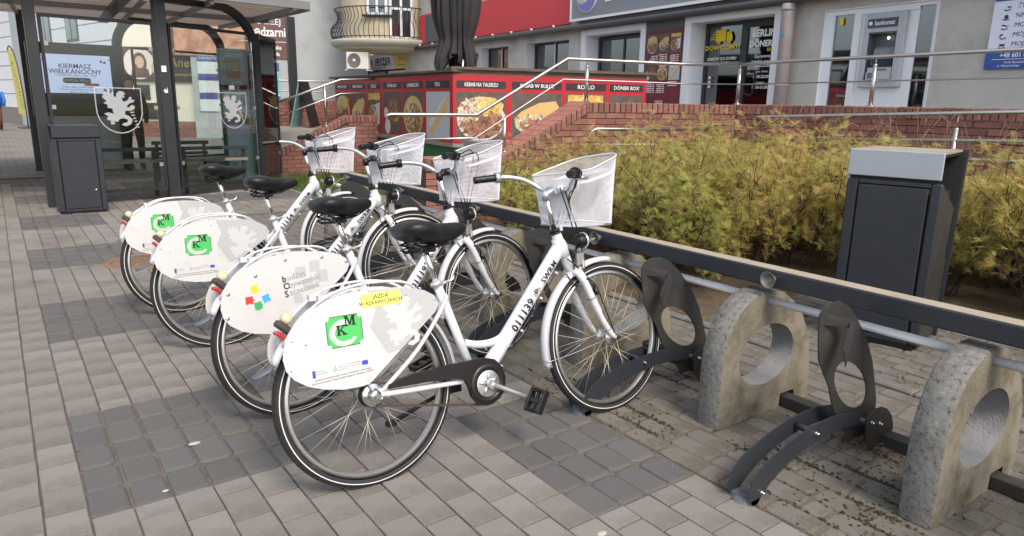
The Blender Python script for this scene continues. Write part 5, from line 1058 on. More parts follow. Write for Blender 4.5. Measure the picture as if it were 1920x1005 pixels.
# ================================================================== bicycles
GREEN = mat('emblem_green', (.07, .47, .11), .45); BLUEINK = mat('flag_blue', (.03, .08, .42), .45)
YELST = mat('yellow_sticker', (.80, .72, .16), .45)
PZ = [mat('puzzle_yellow', (.80, .55, .04), .45), mat('puzzle_red', (.62, .05, .05), .45), mat('puzzle_green', (.05, .38, .12), .45), mat('puzzle_blue', (.06, .36, .68), .45)]
SCUFF = mat('scuff_mark', (.42, .40, .37), .7)
AX0 = .345; WB = 1.216; RW = .352
def rimmesh():
    b = MB(); b.lathe([(.302, -.013), (.318, -.0135), (.3185, -.008), (.306, -.004), (.306, .004), (.3185, .008), (.318, .0135), (.302, .013), (.296, .006), (.296, -.006), (.302, -.013)], 72, 'y'); return b
def tyremesh():
    b = MB(); pr = []
    for k in range(13):
        a = R(-125+250*k/12); pr.append((.332+.021*cos(a), .0225*sin(a)))
    b.lathe(pr, 96, 'y')
    for k in range(96):                                     # tread blocks
        a = 2*pi*k/96
        for sgn in (-1, 1):
            for (t0, y0) in ((.0, .004), (.5, .013)):
                aa = a+t0*2*pi/96; M = Matrix.Rotation(-aa, 4, 'Y'); r0 = .332+.0205*sqrt(max(0, 1-(y0/.0225)**2))
                b.box(r0-.001, r0+.0022, sgn*y0-.0035, sgn*y0+.0035, -.008, .008, M)
    return b
def make_wheel(root, x, rear):
    rim = rimmesh().build('wheel_rim', RIM, root); rim.location = (x, 0, AX0)
    tyremesh().build('tyre', RUBBER, rim)
    for sg in (-1, 1):
        b = MB(); b.lathe([(.3335, sg*.0226), (.3368, sg*.0223)], 96, 'y'); b.build('reflective_stripe', STRIPE, rim)
    b = MB()
    b.lathe([(.0, -.062), (.009, -.062), (.009, -.04), (.034, -.038), (.036, -.030), (.022 if not rear else .045, -.026), (.020 if not rear else .047, .026), (.036, .030), (.034, .038), (.009, .04), (.009, .062), (0, .062)], 24, 'y')
    b.build('hub', ALLOY, rim)
    sp = MB(); sp.tube([(.0, 0, 0), (1, 0, 0)], .0010, 5, smooth=True); n = 32; me = None
    for k in range(n):
        a = 2*pi*k/n; sd = 1 if k % 2 else -1; tw = (1 if (k//2) % 2 else -1)*R(68)
        p0 = Vector((.033*cos(a+tw), sd*.030, .033*sin(a+tw))); p1 = Vector((.3*cos(a), 0, .3*sin(a)))
        if me is None: o = sp.build('spoke', SPOKE, rim); me = o.data
        else: o = link('spoke', me, rim)
        d = p1-p0; o.location = p0; o.rotation_mode = 'QUATERNION'; o.rotation_quaternion = d.to_track_quat('X', 'Z'); o.scale = (d.length, 1, 1)
    b = MB(); b.cyl((.285, 0, .04), (.318, 0, .045), .0035, 6); b.build('valve', BLACKP, rim)
    return rim
def guard_strip(cx, cz, r, a0, a1, w, n=40, depth=.014):
    b = MB(); sec = [(-w, -depth), (-w*.8, -.003), (-w*.35, .002), (0, .0035), (w*.35, .002), (w*.8, -.003), (w, -depth)]
    vs = []
    for k in range(n+1):
        a = R(a0+(a1-a0)*k/n)
        for (y, h) in sec: vs.append((cx+(r+h)*cos(a), y, cz+(r+h)*sin(a)))
    m = len(sec); fs = [(i*m+j, (i+1)*m+j, (i+1)*m+j+1, i*m+j+1) for i in range(n) for j in range(m-1)]
    o = len(vs); vs2 = [(cx+(sqrt((v[0]-cx)**2+(v[2]-cz)**2)-.0025)*cos(atan2(v[2]-cz, v[0]-cx)), v[1]*.94, cz+(sqrt((v[0]-cx)**2+(v[2]-cz)**2)-.0025)*sin(atan2(v[2]-cz, v[0]-cx))) for v in vs]
    fs2 = [tuple(i+o for i in f[::-1]) for f in fs]
    b.add(vs+vs2, fs+fs2, True)
    e = [(i*m, (i+1)*m, (i+1)*m+o, i*m+o) for i in range(n)]+[(i*m+m-1, i*m+m-1+o, (i+1)*m+m-1+o, (i+1)*m+m-1) for i in range(n)]
    e += [(j, j+1, j+1+o, j+o) for j in range(m-1)]+[(n*m+j, n*m+j+o, n*m+j+1+o, n*m+j+1) for j in range(m-1)]
    b.f += e; b.sm += [False]*len(e); return b
PLATE_OUT = [(-.323,.541),(-.316,.582),(-.297,.621),(-.262,.660),(-.205,.697),(-.139,.722),(-.06,.736),(.047,.738),(.150,.728),(.236,.704),(.275,.680),(.291,.648),(.276,.618),(-.022,.399),(-.049,.394),(-.122,.397),(-.191,.412),(-.248,.434),(-.292,.466),(-.316,.500)]
def wrap(o, r, p0, ang):      # lay flat lettering (local xy) on the tube's right side; p0 = (x, z) start on the tube axis
    ca, sa = cos(ang), sin(ang); bm = bmesh.new(); bm.from_mesh(o.data); bmesh.ops.triangulate(bm, faces=bm.faces[:])
    for _ in range(3):
        le = [e for e in bm.edges if e.calc_length() > .0085]
        if le: bmesh.ops.subdivide_edges(bm, edges=le, cuts=1); bmesh.ops.triangulate(bm, faces=bm.faces[:])
    bm.to_mesh(o.data); bm.free()
    for v in o.data.vertices:
        t, h, e = v.co.x, v.co.y, v.co.z
        rr = r+.0008+e; y = -sqrt(max(rr*rr-min(abs(h), r*.98)**2, 1e-8))
        v.co = (p0[0]+t*ca-h*sa, y, p0[1]+t*sa+h*ca)
    o.data.update()
def km_emblem(par, y):
    cx, cz, w, h = -.096, .604, .071, .060
    def oct_(w, h, c=.016, n=5):
        P = []
        for (sx, sz, a0) in ((1, -1, 180), (1, 1, 270), (-1, 1, 0), (-1, -1, 90)):
            for k in range(n): P.append((cx+sx*w+c*cos(R(a0-90*k/(n-1))), cz+sz*h+c*sin(R(a0-90*k/(n-1)))))
        return P
    MB().prism(oct_(w, h, .017), y-.0004, y+.001).build('emblem_rim', PLATE, par)
    MB().prism(oct_(w-.004, h-.004), y-.0010, y).build('emblem_ground', GREEN, par)
    b = MB()                                                # black lines on left, top, right and bottom edges
    t = .0022; yy = (y-.0014, y-.0008)
    b.box(cx-w+.0042, cx-w+.0042+t, *yy, cz-h+.018, cz+h-.018); b.box(cx+w-.0042-t, cx+w-.0042, *yy, cz-h+.018, cz+h-.018)
    b.box(cx-w+.018, cx+w-.018, *yy, cz+h-.0042-t, cz+h-.0042); b.box(cx-w+.018, cx+w-.018, *yy, cz-h+.0042, cz-h+.0042+t)
    def slab(b, strokes, ox, oz, sc):
        for p in strokes: b.prism([(ox+a*sc, oz+c*sc) for a, c in p], y-.0020, y-.0009)
    K = [[(0,0),(.42,0),(.42,.12),(0,.12)],[(0,.88),(.42,.88),(.42,1),(0,1)],[(.1,.1),(.32,.1),(.32,.9),(.1,.9)],[(.32,.42),(.42,.36),(.80,.92),(.66,.92)],[(.38,.50),(.50,.58),(.98,.08),(.68,.08)],[(.58,.88),(1.0,.88),(1.0,1),(.58,1)],[(.62,0),(1.08,0),(1.08,.12),(.62,.12)]]
    Mm = [[(0,0),(.38,0),(.38,.12),(0,.12)],[(.1,.1),(.24,.1),(.24,.9),(.1,.9)],[(0,.88),(.34,.88),(.34,1),(0,1)],[(.14,1),(.36,1),(.66,.2),(.52,.08)],[(.50,.1),(.64,.06),(1.0,1),(.84,1)],[(.86,.1),(1.1,.1),(1.1,.9),(.86,.9)],[(.84,.88),(1.22,.88),(1.22,1),(.84,1)],[(.76,0),(1.22,0),(1.22,.12),(.76,.12)]]
    slab(b, K, cx-.030, cz-.014, .036); slab(b, Mm, cx+.001, cz+.016, .036)
    b.build('emblem_letters', INK, par)
    b = MB()
    for k, (r0, r1, a0, a1) in enumerate(((.047, .053, 62, 332), (.0395, .0455, 62, 332), (.033, .038, 62, 300))):
        n = 40; P = [(cx-.004+r1*cos(R(a0+(a1-a0)*i/n)), cz-.006+r1*.9*sin(R(a0+(a1-a0)*i/n))) for i in range(n+1)]+[(cx-.004+r0*cos(R(a1-(a1-a0)*i/n)), cz-.006+r0*.9*sin(R(a1-(a1-a0)*i/n))) for i in range(n+1)]
        for i in range(n): b.prism([P[i], P[i+1], P[2*n+1-i-1], P[2*n+1-i]], y-.0015, y-.0008)
    b.build('emblem_arc', PLATE, par)
def side_plate(root, kind):
    y = -.092
    pl = MB().prism(PLATE_OUT, y-.0015, y+.0015).build('wheel_cover', PLATE, root)
    yf = y-.0016
    b = MB()
    spots = [(.276,.664),(.155,.70),(-.02,.71),(-.285,.60),(-.30,.50),(-.03,.412),(-.16,.66) if kind == 'bos' else (-.24,.58)]
    for (x, z) in spots: b.lathe([(.0, yf-.003), (.0035 if kind != 'bos' else .007, yf-.0028), (.0045 if kind != 'bos' else .009, yf), (0, yf)], 12, 'y', (x, 0, z))
    b.build('cover_bolts', ALLOY, pl)
    if kind == 'bos':
        M0 = Matrix.Translation((-.07, 0, .60)) @ Matrix.Rotation(R(-10), 4, 'Y')
        def piece(b, ox, oz, s, tabs, rot):
            P = [(-.5,-.5),(-.12,-.5),(-.12,-.62 if tabs[0] > 0 else -.38),(.12,-.62 if tabs[0] > 0 else -.38),(.12,-.5),(.5,-.5),(.5,-.12),(.62 if tabs[1] > 0 else .38,-.12),(.62 if tabs[1] > 0 else .38,.12),(.5,.12),(.5,.5),(-.5,.5)]
            M = M0 @ Matrix.Translation((ox, 0, oz)) @ Matrix.Rotation(R(rot), 4, 'Y')
            tri_prism(b, [(a*s, c*s) for a, c in P], yf-.0008, yf, M)
        for mm, (ox, oz, tb, rt) in zip(PZ, ((-.098, .022, (1, -1), -8), (-.135, -.018, (-1, 1), 12), (-.105, -.052, (1, 1), 4), (-.062, -.034, (-1, -1), -4))):
            b = MB(); piece(b, ox, oz, .033, tb, rt); b.build('puzzle_print', mm, pl)
        for k, (bs, rest) in enumerate((('b', 'udżet'), ('O', 'bywatelski'), ('S', 'zczecinek'))):
            z = .624-.034*k; x = -.045+.002*k
            text(bs, .040, INK, pl, (x, yf-.0002, z), (R(90), R(-8), 0), bold=.02, align='LEFT')
            text(rest, .038, INKG, pl, (x+.024, yf-.0002, z+.0035), (R(90), R(-8), 0), align='LEFT')
        b = MB()
        for (x, z, s) in ((.02, .645, .05), (.09, .665, .05), (.05, .585, .05), (.12, .615, .055), (0, .53, .04)): b.box(x, x+s, yf-.0003, yf, z-s*.5, z+s*.5)
        b.build('faint_print', mat('faint_grey_print', (.46, .46, .47), .45), pl)
    else:
        km_emblem(pl, yf)
        b = MB()                                            # pale grey griffin silhouette printed on the front half
        tri_prism(b, [(.005,.735),(.150,.727),(.236,.703),(.274,.680),(.289,.648),(.275,.620),(.235,.590),(.150,.527),(.115,.500),(.06,.49),(.03,.55),(.0,.60),(.03,.66)], yf-.0002, yf)
        b.build('griffin_ground_print', mat('griffin_print', (.425, .43, .435), .45), pl)
        b = MB()
        tri_prism(b, griffin_poly(.20, .135, .60), yf-.0005, yf-.0002)
        b.build('griffin_print', mat('griffin_print_light', (.53, .535, .54), .45), pl)
        b = MB()
        for k in range(9):
            for j in range(5):
                x = -.0+j*.011+(k % 2)*.0055; z = .60-k*.0085-j*.008
                b.prism([(x, z), (x+.004, z+.004), (x+.008, z), (x+.0072, z-.0008), (x+.004, z+.0025), (x+.0008, z-.0008)], yf-.0009, yf-.0005)
        b.build('fish_scale_print', mat('griffin_print', (.425, .43, .435), .45), pl)
        b = MB(); b.box(-.045, -.022, yf-.0006, yf, .470, .486); b.build('flag_print', BLUEINK, pl)
        b = MB(); b.box(-.229, -.218, yf-.0006, yf, .458, .484); b.build('logo_print', mat('logo_blue', (.05, .08, .25), .5), pl)
        b = MB(); b.prism([(-.152,.466),(-.146,.486),(-.143,.486),(-.149,.466)], yf-.0006, yf); b.prism([(-.147,.466),(-.139,.478),(-.137,.477),(-.145,.465)], yf-.0006, yf); b.build('logo_print', mat('logo_teal', (.05, .3, .4), .5), pl)
        small = lambda s, x, z, sz=.0085, m=INKG: text(s, sz, m, pl, (x, yf-.0002, z), (R(90), R(-1.5), 0), ext=.0002, align='LEFT')
        small('Fundusze', -.215, .479); small('Europejskie', -.215, .470); small('Pomorze', -.133, .479); small('Zachodnie', -.133, .470); small('Unia Europejska', -.100, .485, .0075); small('Fundusz Spójności', -.100, .476, .0065)
        small('„Budowa kompleksowego systemu transportu rowerowego', -.225, .449, .0088, INK); small('Szczecinecki System Wypożyczalni Rowerów Miejskich (SWRM)”', -.235, .438, .0088, INK)
        if kind == 'kmc_sticker':
            st = MB().box(-.024, .135, yf-.0007, yf, .672, .722).build('sticker', YELST, pl)
            text('JAZDA', .021, INK, st, (.055, yf-.0009, .708), (R(90), 0, 0), ext=.0002, bold=.01)
            text('W RĘKAWICZKACH', .0185, INK, st, (.055, yf-.0009, .687), (R(90), 0, 0), ext=.0002, bold=.01)
    b = MB(); rg = random.Random(len(kind)*7)
    for k in range(22):                                     # scratches and scuffs
        x = rg.uniform(-.29, .02); z = rg.uniform(.43, .55) if k % 2 else rg.uniform(.58, .69); l = rg.uniform(.006, .035); a = rg.uniform(-.3, .4)
        b.add([(x, yf-.0003, z), (x+l*cos(a), yf-.0003, z+l*sin(a)), (x+l*cos(a), yf-.0003, z+l*sin(a)+.0012), (x, yf-.0003, z+.0006)], [(0, 1, 2, 3)])
    b.build('scratches', SCUFF, pl)
    # left-hand cover
    MB().prism(PLATE_OUT, .0905, .0935).build('wheel_cover', PLATE, root)
BASKET_ME = {}
def make_basket(root, sx=.96):
    def outline(x0, x1, w, rf, rr):
        P = []
        for (cx, cy, r, a0) in ((x1-rf, w-rf, rf, 90), (x1-rf, -w+rf, rf, 0), (x0+rr, -w+rr, rr, -90), (x0+rr, w-rr, rr, -180)):
            for k in range(9): a = R(a0-90*k/8); P.append(Vector((cx+r*cos(a), cy+r*sin(a), 0)))
        n = 84; L = [0.0]; Q = P+[P[0]]
        for i in range(len(P)): L.append(L[-1]+(Q[i+1]-Q[i]).length)
        out = []; j = 0
        for k in range(n):
            t = L[-1]*k/n
            while L[j+1] < t: j += 1
            f = (t-L[j])/max(L[j+1]-L[j], 1e-9); out.append(Q[j].lerp(Q[j+1], f))
        return out
    T = outline(1.03, 1.325, .172, .10, .035); Bm = outline(1.01, 1.30, .125, .095, .03); n = len(T); rows = 20
    def S(i, j):
        i %= n; f = j/rows; t = T[i].copy(); b_ = Bm[i].copy()
        t.z = 1.125+(t.x-1.03)*.26+.006*sin(i*.11); b_.z = .905-(b_.x-1.01)*.12
        return b_.lerp(t, f)
    b = MB()
    for i in range(n):
        for sg in (-1, 1): b.tube([S(i+sg*j, j) for j in range(rows+1)], .00112, 3, cap=False, smooth=False)
    for k in range(-14, 15):                                # floor lattice
        for sg in (-1, 1):
            pts = []
            for q in range(0, 31):
                x = 1.01+.28*q/30; y = k*.018+sg*(q*.0085-.13)
                if abs(y) < .128 - (max(0, x-1.2)*.9): pts.append((x, y, .905-(x-1.01)*.12))
            if len(pts) > 1: b.tube(pts, .0014, 3, cap=False, smooth=False)
    bs = b.build('basket', mat('basket_coating', (.72, .725, .79), .5), root, shift=(sx, 0, 0))
    MB().tube([S(i, rows) for i in range(n)], .0042, 8, closed=True).build('basket_rim', WHITE, bs, shift=(sx, 0, 0))
    MB().tube([S(i, 0) for i in range(n)], .0032, 6, closed=True).build('basket_rim', WHITE, bs, shift=(sx, 0, 0))
    b = MB(); vs = []; fs = []
    for i in range(n):
        for j in (15, 16.1): p = S(i, j); vs.append(p*1.0)
    fs = [(2*i, 2*((i+1) % n), 2*((i+1) % n)+1, 2*i+1) for i in range(n) if True]
    b.add(vs, fs); bb = b.build('basket_band', mat('basket_coating', (.72, .725, .79), .5), bs, shift=(sx, 0, 0)); md = bb.modifiers.new('thick', 'SOLIDIFY'); md.thickness = .0016
    b = MB(); b.box(1.018, 1.021, -.12, .12, 1.03, 1.10); b.box(1.015, 1.018, -.055, .055, .935, 1.06); b.build('basket_back_plate', WHITE, bs, shift=(sx, 0, 0))
    return bs
def make_bike(name, kind, number, cut=None):
    t = thing(name, '', 'bicycle', group='white city rental bicycles in the rack')
    # frame -------------------------------------------------------
    b = MB()
    b.tube(smooth_path([(.500, 0, .298), (.60, 0, .392), (.80, 0, .60), (.975, 0, .785)], 5), [.033]*16, 18, flat=.92)
    b.tube([(.472, 0, .30), (.345, 0, .708)], .0185, 14)
    b.tube([(1.040, 0, .672), (1.022, 0, .722), (.972, 0, .862)], .0235, 16)
    b.tube([(1.0, 0, .75), (.99, 0, .80), (.975, 0, .835)], [.034, .034, .026], 14)
    b.tube(smooth_path([(.440, 0, .455), (.50, 0, .437), (.57, 0, .433), (.63, 0, .448), (.69, 0, .485)], 4), .0165, 12)
    b.tube([(.49, -.036, .283), (.49, .036, .283)], .024, 16)
    for sg in (-1, 1):
        b.tube(smooth_path([(.455, sg*.022, .300), (.40, sg*.045, .310), (.25, sg*.055, .322), (.10, sg*.062, .334), (.012, sg*.066, .343)], 4), .0105, 10)
        b.tube(smooth_path([(.368, sg*.020, .665), (.345, sg*.036, .63), (.20, sg*.055, .478), (.03, sg*.066, .352)], 4), .0085, 10)
        b.box(-.012, .03, sg*.066-.003, sg*.066+.003, .325, .365)
        b.tube([(.0, sg*.066, .36), (-.035, sg*.072, .42)], .0065, 8)
    b.tube([(.345, 0, .70), (.338, 0, .722)], .0205, 14)
    b.box(.05, .062, -.063, -.05, .325, .355)
    fr = b.build('frame', WHITE, t)
    ang = R(45.8)
    tx = text(number, .051, INK, fr, ext=.0004, bold=.022, align='LEFT', spacing=1.08); wrap(tx, .033, (.672, .468), ang); tx.name = 'fleet_number'
    tx = text('SWRM', .038, INK, fr, ext=.0004, bold=.012, align='LEFT', spacing=1.12); wrap(tx, .033, (.850, .652), ang)
    b = MB()
    for cx in (0, .024): b.tube([(cx+.0085*cos(2*pi*k/16), .0085*sin(2*pi*k/16), 0) for k in range(16)], .0011, 4, closed=True)
    for p, q in (((0, 0), (.006, .013)), ((.006, .013), (.018, .013)), ((.018, .013), (.024, 0)), ((.018, .013), (.011, 0)), ((.011, 0), (0, 0)), ((.011, 0), (.006, .013)), ((.018, .013), (.016, .019)), ((.006, .014), (.010, .020)), ((.003, .016), (.008, .016))):
        b.tube([(p[0], p[1], 0), (q[0], q[1], 0)], .0011, 4)
    ic = b.build('bicycle_sign', INK, fr); wrap(ic, .033, (.806, .606), ang)
    b = MB()
    for (x, z) in ((.585, .335), (.71, .465), (.83, .59), (.93, .69)): b.tube([(x+.012, -.008, z-.004), (x+.022, -.012, z-.012)], .0055, 8)
    b.build('cable_clips', WHITE, fr)
    b = MB(); b.tube(smooth_path([(.99, .02, .70), (.95, -.004, .682), (.83, -.004, .556), (.66, -.004, .385), (.56, -.01, .29)], 5), .0028, 6); b.build('brake_cable', BLACKP, fr)
    # headset
    b = MB(); b.tube([(.9725, 0, .858), (.9705, 0, .866)], .0275, 18); b.tube([(.9695, 0, .869), (.967, 0, .878)], .0255, 18); b.build('headset', BLACKP, t)
    # fork --------------------------------------------------------
    b = MB()
    b.tube([(1.038, 0, .680), (1.043, 0, .655)], .027, 16)
    for sg in (-1, 1):
        b.tube(smooth_path([(1.041, 0, .668), (1.047, sg*.035, .672), (1.060, sg*.056, .640), (1.100, sg*.060, .545), (1.150, sg*.060, .440), (1.190, sg*.060, .375), (1.214, sg*.061, .347)], 4), [.020]*9+[.0175]*6+[.014]*6+[.0115]*4, 12)
    fk = b.build('fork', WHITE, t)
    b = MB()
    for sg in (-1, 1): b.tube([(1.214, sg*.045, .346), (1.214, sg*.085, .346)], .011, 10); b.tube([(1.214, sg*.070, .346), (1.214, sg*.078, .346)], .015, 6)
    b.build('axle_nuts', CHROME, fk)
    b = MB()                                                # cables and rim brake on the crown
    b.tube(smooth_path([(1.005, -.05, 1.06), (1.03, -.055, .95), (1.075, -.045, .82), (1.10, -.02, .72), (1.075, -.055, .66), (1.12, -.072, .60), (1.17, -.072, .47), (1.21, -.066, .37)], 6), .0030, 6)
    b.tube(smooth_path([(.99, -.04, 1.06), (1.02, -.05, .93), (1.05, -.04, .80), (1.03, -.035, .70), (1.06, -.02, .63), (1.02, .01, .66)], 6), .0030, 6)
    b.tube(smooth_path([(1.00, -.03, .74), (1.04, -.045, .70), (1.075, -.03, .66), (1.03, -.04, .61), (.995, -.02, .67)], 5), .0032, 6)
    b.tube([(1.10, -.03, .64), (1.125, -.05, .60), (1.13, -.045, .565)], .0065, 8); b.box(1.115, 1.15, -.05, -.035, .555, .572)
    b.tube([(1.062, -.038, .632), (1.066, -.080, .640)], .004, 6)
    for (x, z, y) in ((1.052, .648, 0), (1.072, .605, -.06), (1.135, .468, -.06), (1.17, .405, -.06)):
        pass
    b.tube([(1.098+.019*cos(a/12*2*pi)*.9, -.060+.0185*sin(a/12*2*pi), .549+.008*cos(a/12*2*pi)) for a in range(12)], .0018, 5, closed=True)
    b.tube([(1.180+.014*cos(a/12*2*pi)*.9, -.060+.0135*sin(a/12*2*pi), .391+.006*cos(a/12*2*pi)) for a in range(12)], .0018, 5, closed=True)
    b.build('cables', BLACKP, fk)
    # wheels ------------------------------------------------------
    make_wheel(t, 0, True); make_wheel(t, WB, False)
    # mudguards ---------------------------------------------------
    g1 = guard_strip(WB, AX0, .378, 82, 192, .027).build('mudguard', WHITE, t)
    b = MB()
    for sg in (-1, 1): b.tube(smooth_path([(1.214, sg*.060, .352), (1.10, sg*.054, .335), (.95, sg*.040, .310), (.845, sg*.030, .30), (.838, 0, .30)], 4), .0022, 5)
    b.build('mudguard_stay', STEEL, g1); MB().tube([(1.045, 0, .70), (1.075, 0, .72), (1.09, 0, .715)], .006, 6).build('mudguard_bracket', STEEL, g1)
    g2 = guard_strip(0, AX0, .382, -4, 153, .030).build('mudguard', WHITE, t)
    b = MB(); vs = []                                       # dark rubber flap curling out behind
    for k, (x, z, w) in enumerate(((-.335, .525, .030), (-.352, .510, .034), (-.375, .500, .034), (-.398, .492, .028), (-.410, .488, .012))):
        vs += [(x, -w, z-.010), (x, 0, z), (x, w, z-.010)]
    b.add(vs, [(3*k+j, 3*k+3+j, 3*k+4+j, 3*k+1+j) for k in range(4) for j in range(2)], True); fl = b.build('mud_flap', mat('flap_rubber', (.09, .10, .13), .5), g2); md = fl.modifiers.new('thick', 'SOLIDIFY'); md.thickness = .004
    # white cover arms + rear carrier loop
    b = MB()
    for sg in (-1, 1):
        b.tube(smooth_path([(-.235, sg*.040, .665), (-.215, sg*.088, .675)], 2), .004, 6); b.tube(smooth_path([(.0, sg*.03, .735), (.0, sg*.088, .722)], 2), .004, 6)
        b.tube(smooth_path([(.235, sg*.045, .70), (.15, sg*.082, .748), (0, sg*.084, .760), (-.12, sg*.070, .738), (-.235, sg*.05, .665), (-.30, sg*.03, .58)], 5), .0055, 8)
        b.box(-.165, -.125, sg*.05-.014, sg*.05+.014, .715, .738)
    b.build('cover_bracket', WHITE, t)
    # tail light --------------------------------------------------
    b = MB(); M = Matrix.Translation((-.283, -.010, .640)) @ Matrix.Rotation(R(-46+90), 4, 'Y')
    b.bbox(-.034, .034, -.024, .024, -.012, .014, .006, M); tl = b.build('tail_light', mat('dark_housing', (.06, .05, .045), .5), t)
    b = MB(); M2 = Matrix.Translation((-.292, -.012, .632)) @ Matrix.Rotation(R(-46+90), 4, 'Y'); b.bbox(-.018, .034, -.023, .019, -.016, .002, .006, M2 @ Matrix.Translation((0, 0, -.010))); b.build('red_lens', REDL, tl)
    b = MB(); b.lathe([(.0, .026), (.012, .024), (.020, .016), (.022, 0), (.020, -.012), (0, -.014)], 14, 'z', (0, 0, 0), M=Matrix.Translation((-.268, -.012, .668)) @ Matrix.Rotation(R(-40), 4, 'Y')); b.build('lamp_cap', YELC, tl)
    # saddle ------------------------------------------------------
    sec = [(.193,.050,.940,.920),(.199,.082,.960,.902),(.222,.106,.976,.888),(.262,.112,.982,.876),(.302,.102,.976,.868),(.338,.080,.966,.862),(.372,.056,.959,.860),(.412,.041,.958,.868),(.452,.035,.957,.880),(.484,.028,.948,.892),(.500,.015,.932,.906)]
    b = MB(); vs = []; m = 14
    for (x, w, zt, zb) in sec:
        for k in range(m):
            a = 2*pi*k/m; s_, c_ = sin(a), cos(a)
            y = w*(abs(c_)**.75)*(1 if c_ > 0 else -1); zz = (zt+zb)/2+.012; z = zz+(zt-zz)*s_ if s_ > 0 else zz+(zz-zb)*s_*(.9 if abs(c_) < .8 else 1)
            vs.append((x, y, z - (.006*(1-abs(c_)) if s_ > .5 and x < .46 else 0)))
    n = len(sec); fs = [(i*m+k, i*m+(k+1) % m, (i+1)*m+(k+1) % m, (i+1)*m+k) for i in range(n-1) for k in range(m)]+[tuple(range(m))[::-1], tuple((n-1)*m+k for k in range(m))]
    b.add(vs, fs, True); sa = b.build('saddle', SADDLE, t, fix=True); md = sa.modifiers.new('round', 'SUBSURF'); md.levels = 1; md.render_levels = 1
    b = MB()
    for sg in (-1, 1):
        b.tube(smooth_path([(.46, sg*.012, .895), (.40, sg*.020, .868), (.33, sg*.026, .862), (.27, sg*.045, .866), (.235, sg*.060, .885)], 4), .0038, 6)
        b.tube([(.248+.016*cos(a*.9), sg*.058+.016*sin(a*.9), .850+.0026*a*1.2) for a in range(16)], .0034, 5)
        b.tube(smooth_path([(.37, sg*.024, .875), (.30, sg*.05, .852), (.25, sg*.062, .846)], 4), .0036, 6)
    b.tube([(.24, -.05, .852), (.28, 0, .846), (.24, .05, .852)], .0036, 6); b.bbox(.300, .345, -.028, .028, .842, .872, .005)
    b.build('saddle_springs', BLACKP, sa)
    sp = MB().tube([(.346, 0, .70), (.303, 0, .862)], .0135, 14).build('seat_post', CHROME, t)
    b = MB(); b.tube([(.3405, 0, .706), (.3365, 0, .719)], .0225, 16); b.bbox(.345, .375, -.010, .010, .708, .722, .003); b.tube(smooth_path([(.365, -.024, .716), (.385, -.040, .722), (.400, -.040, .730), (.405, -.032, .742)], 4), [.006]*13, 8, flat=.6); b.tube([(.362, -.03, .716), (.362, .03, .712)], .005, 8)
    b.build('clamp_lever', ALLOY, t)
    # crank, chain guard, chain ------------------------------------
    y = -.070
    gp = [(.049,.358),(.056,.374),(.165,.3935),(.333,.3945),(.483,.3925),(.530,.378),(.565,.340),(.576,.295),(.566,.245),(.540,.215),(.500,.197),(.465,.197),(.432,.213),(.408,.245),(.400,.285),(.385,.318),(.350,.335),(.214,.349)]
    b = MB(); tri_prism(b, gp, y-.007, y+.012); cg = b.build('chain_guard', mat('guard_black', (.010, .009, .009), .42, coat=.2), t)
    md = cg.modifiers.new('bev', 'BEVEL'); md.width = .004; md.segments = 2; md.limit_method = 'ANGLE'
    b = MB(); b.lathe([(.082, y-.009), (.078, y-.013), (.060, y-.013), (.056, y-.009)], 40, 'y', (.489, 0, .285)); b.build('guard_ring', mat('guard_black', (.022, .02, .02), .42), cg)
    b = MB(); b.lathe([(.0, y-.0085), (.050, y-.0088), (.054, y-.0075)], 32, 'y', (.489, 0, .285))
    for k in range(5):
        a = R(20+72*k); b.tube([(.489+.012*cos(a), y-.012, .285+.012*sin(a)), (.489+.048*cos(a), y-.011, .285+.048*sin(a))], [.011, .006], 8, flat=.5)
    cr = b.build('chainring', ALLOY, t)
    b = MB(); b.tube([(.489, -.080, .285), (.489, -.104, .285)], .0165, 14); b.tube(smooth_path([(.489, -.098, .285), (.53, -.100, .264), (.60, -.108, .225), (.648, -.112, .198)], 4), [.0125, .012, .0115, .011, .0105, .010, .010, .010, .0095, .0095, .009, .009, .0115], 10, flat=.75)
    ck = b.build('crank', ALLOY, t)
    def pedal(px, py, pz, parent, tilt):
        M = Matrix.Translation((px, py, pz)) @ Matrix.Rotation(R(tilt), 4, 'Y') @ Matrix.Scale(1.12, 4); b = MB()
        for (a0, a1, c0, c1) in ((-.045, .045, -.045, -.033), (-.045, .045, .033, .045), (-.045, -.032, -.034, .034), (.032, .045, -.034, .034)): b.bbox(a0, a1, c0, c1, -.013, .013, .003, M)
        b.bbox(-.010, .010, -.034, .034, -.008, .008, .002, M); b.bbox(-.033, .033, -.006, .006, -.006, .006, .002, M)
        b.build('pedal', BLACKP, parent)
    pedal(.652, -.172, .190, ck, -58)
    b = MB(); b.tube([(.489, .07, .285), (.489, .098, .285)], .0165, 14); b.tube([(.489, .092, .285), (.338, .108, .368)], [.012, .010], 10); c2 = b.build('crank', ALLOY, t); pedal(.330, .166, .372, c2, -20)
    b = MB()
    for (p, q) in (((.478, .196), (.01, .300)), ((.10, .368), (.01, .386))):
        d = Vector((q[0]-p[0], 0, q[1]-p[1])); n = int(d.length/.0127)
        for k in range(n):
            c = Vector((p[0], -.052, p[1]))+d*((k+.5)/n); M = Matrix.Translation(c) @ Matrix.Rotation(-atan2(d.z, d.x), 4, 'Y')
            w = .0042 if k % 2 else .0030; b.box(-.0072, .0072, -w, w, -.0042, .0042, M)
    b.build('chain', mat('rusty_chain', (.10, .075, .055), .55, .6), t)
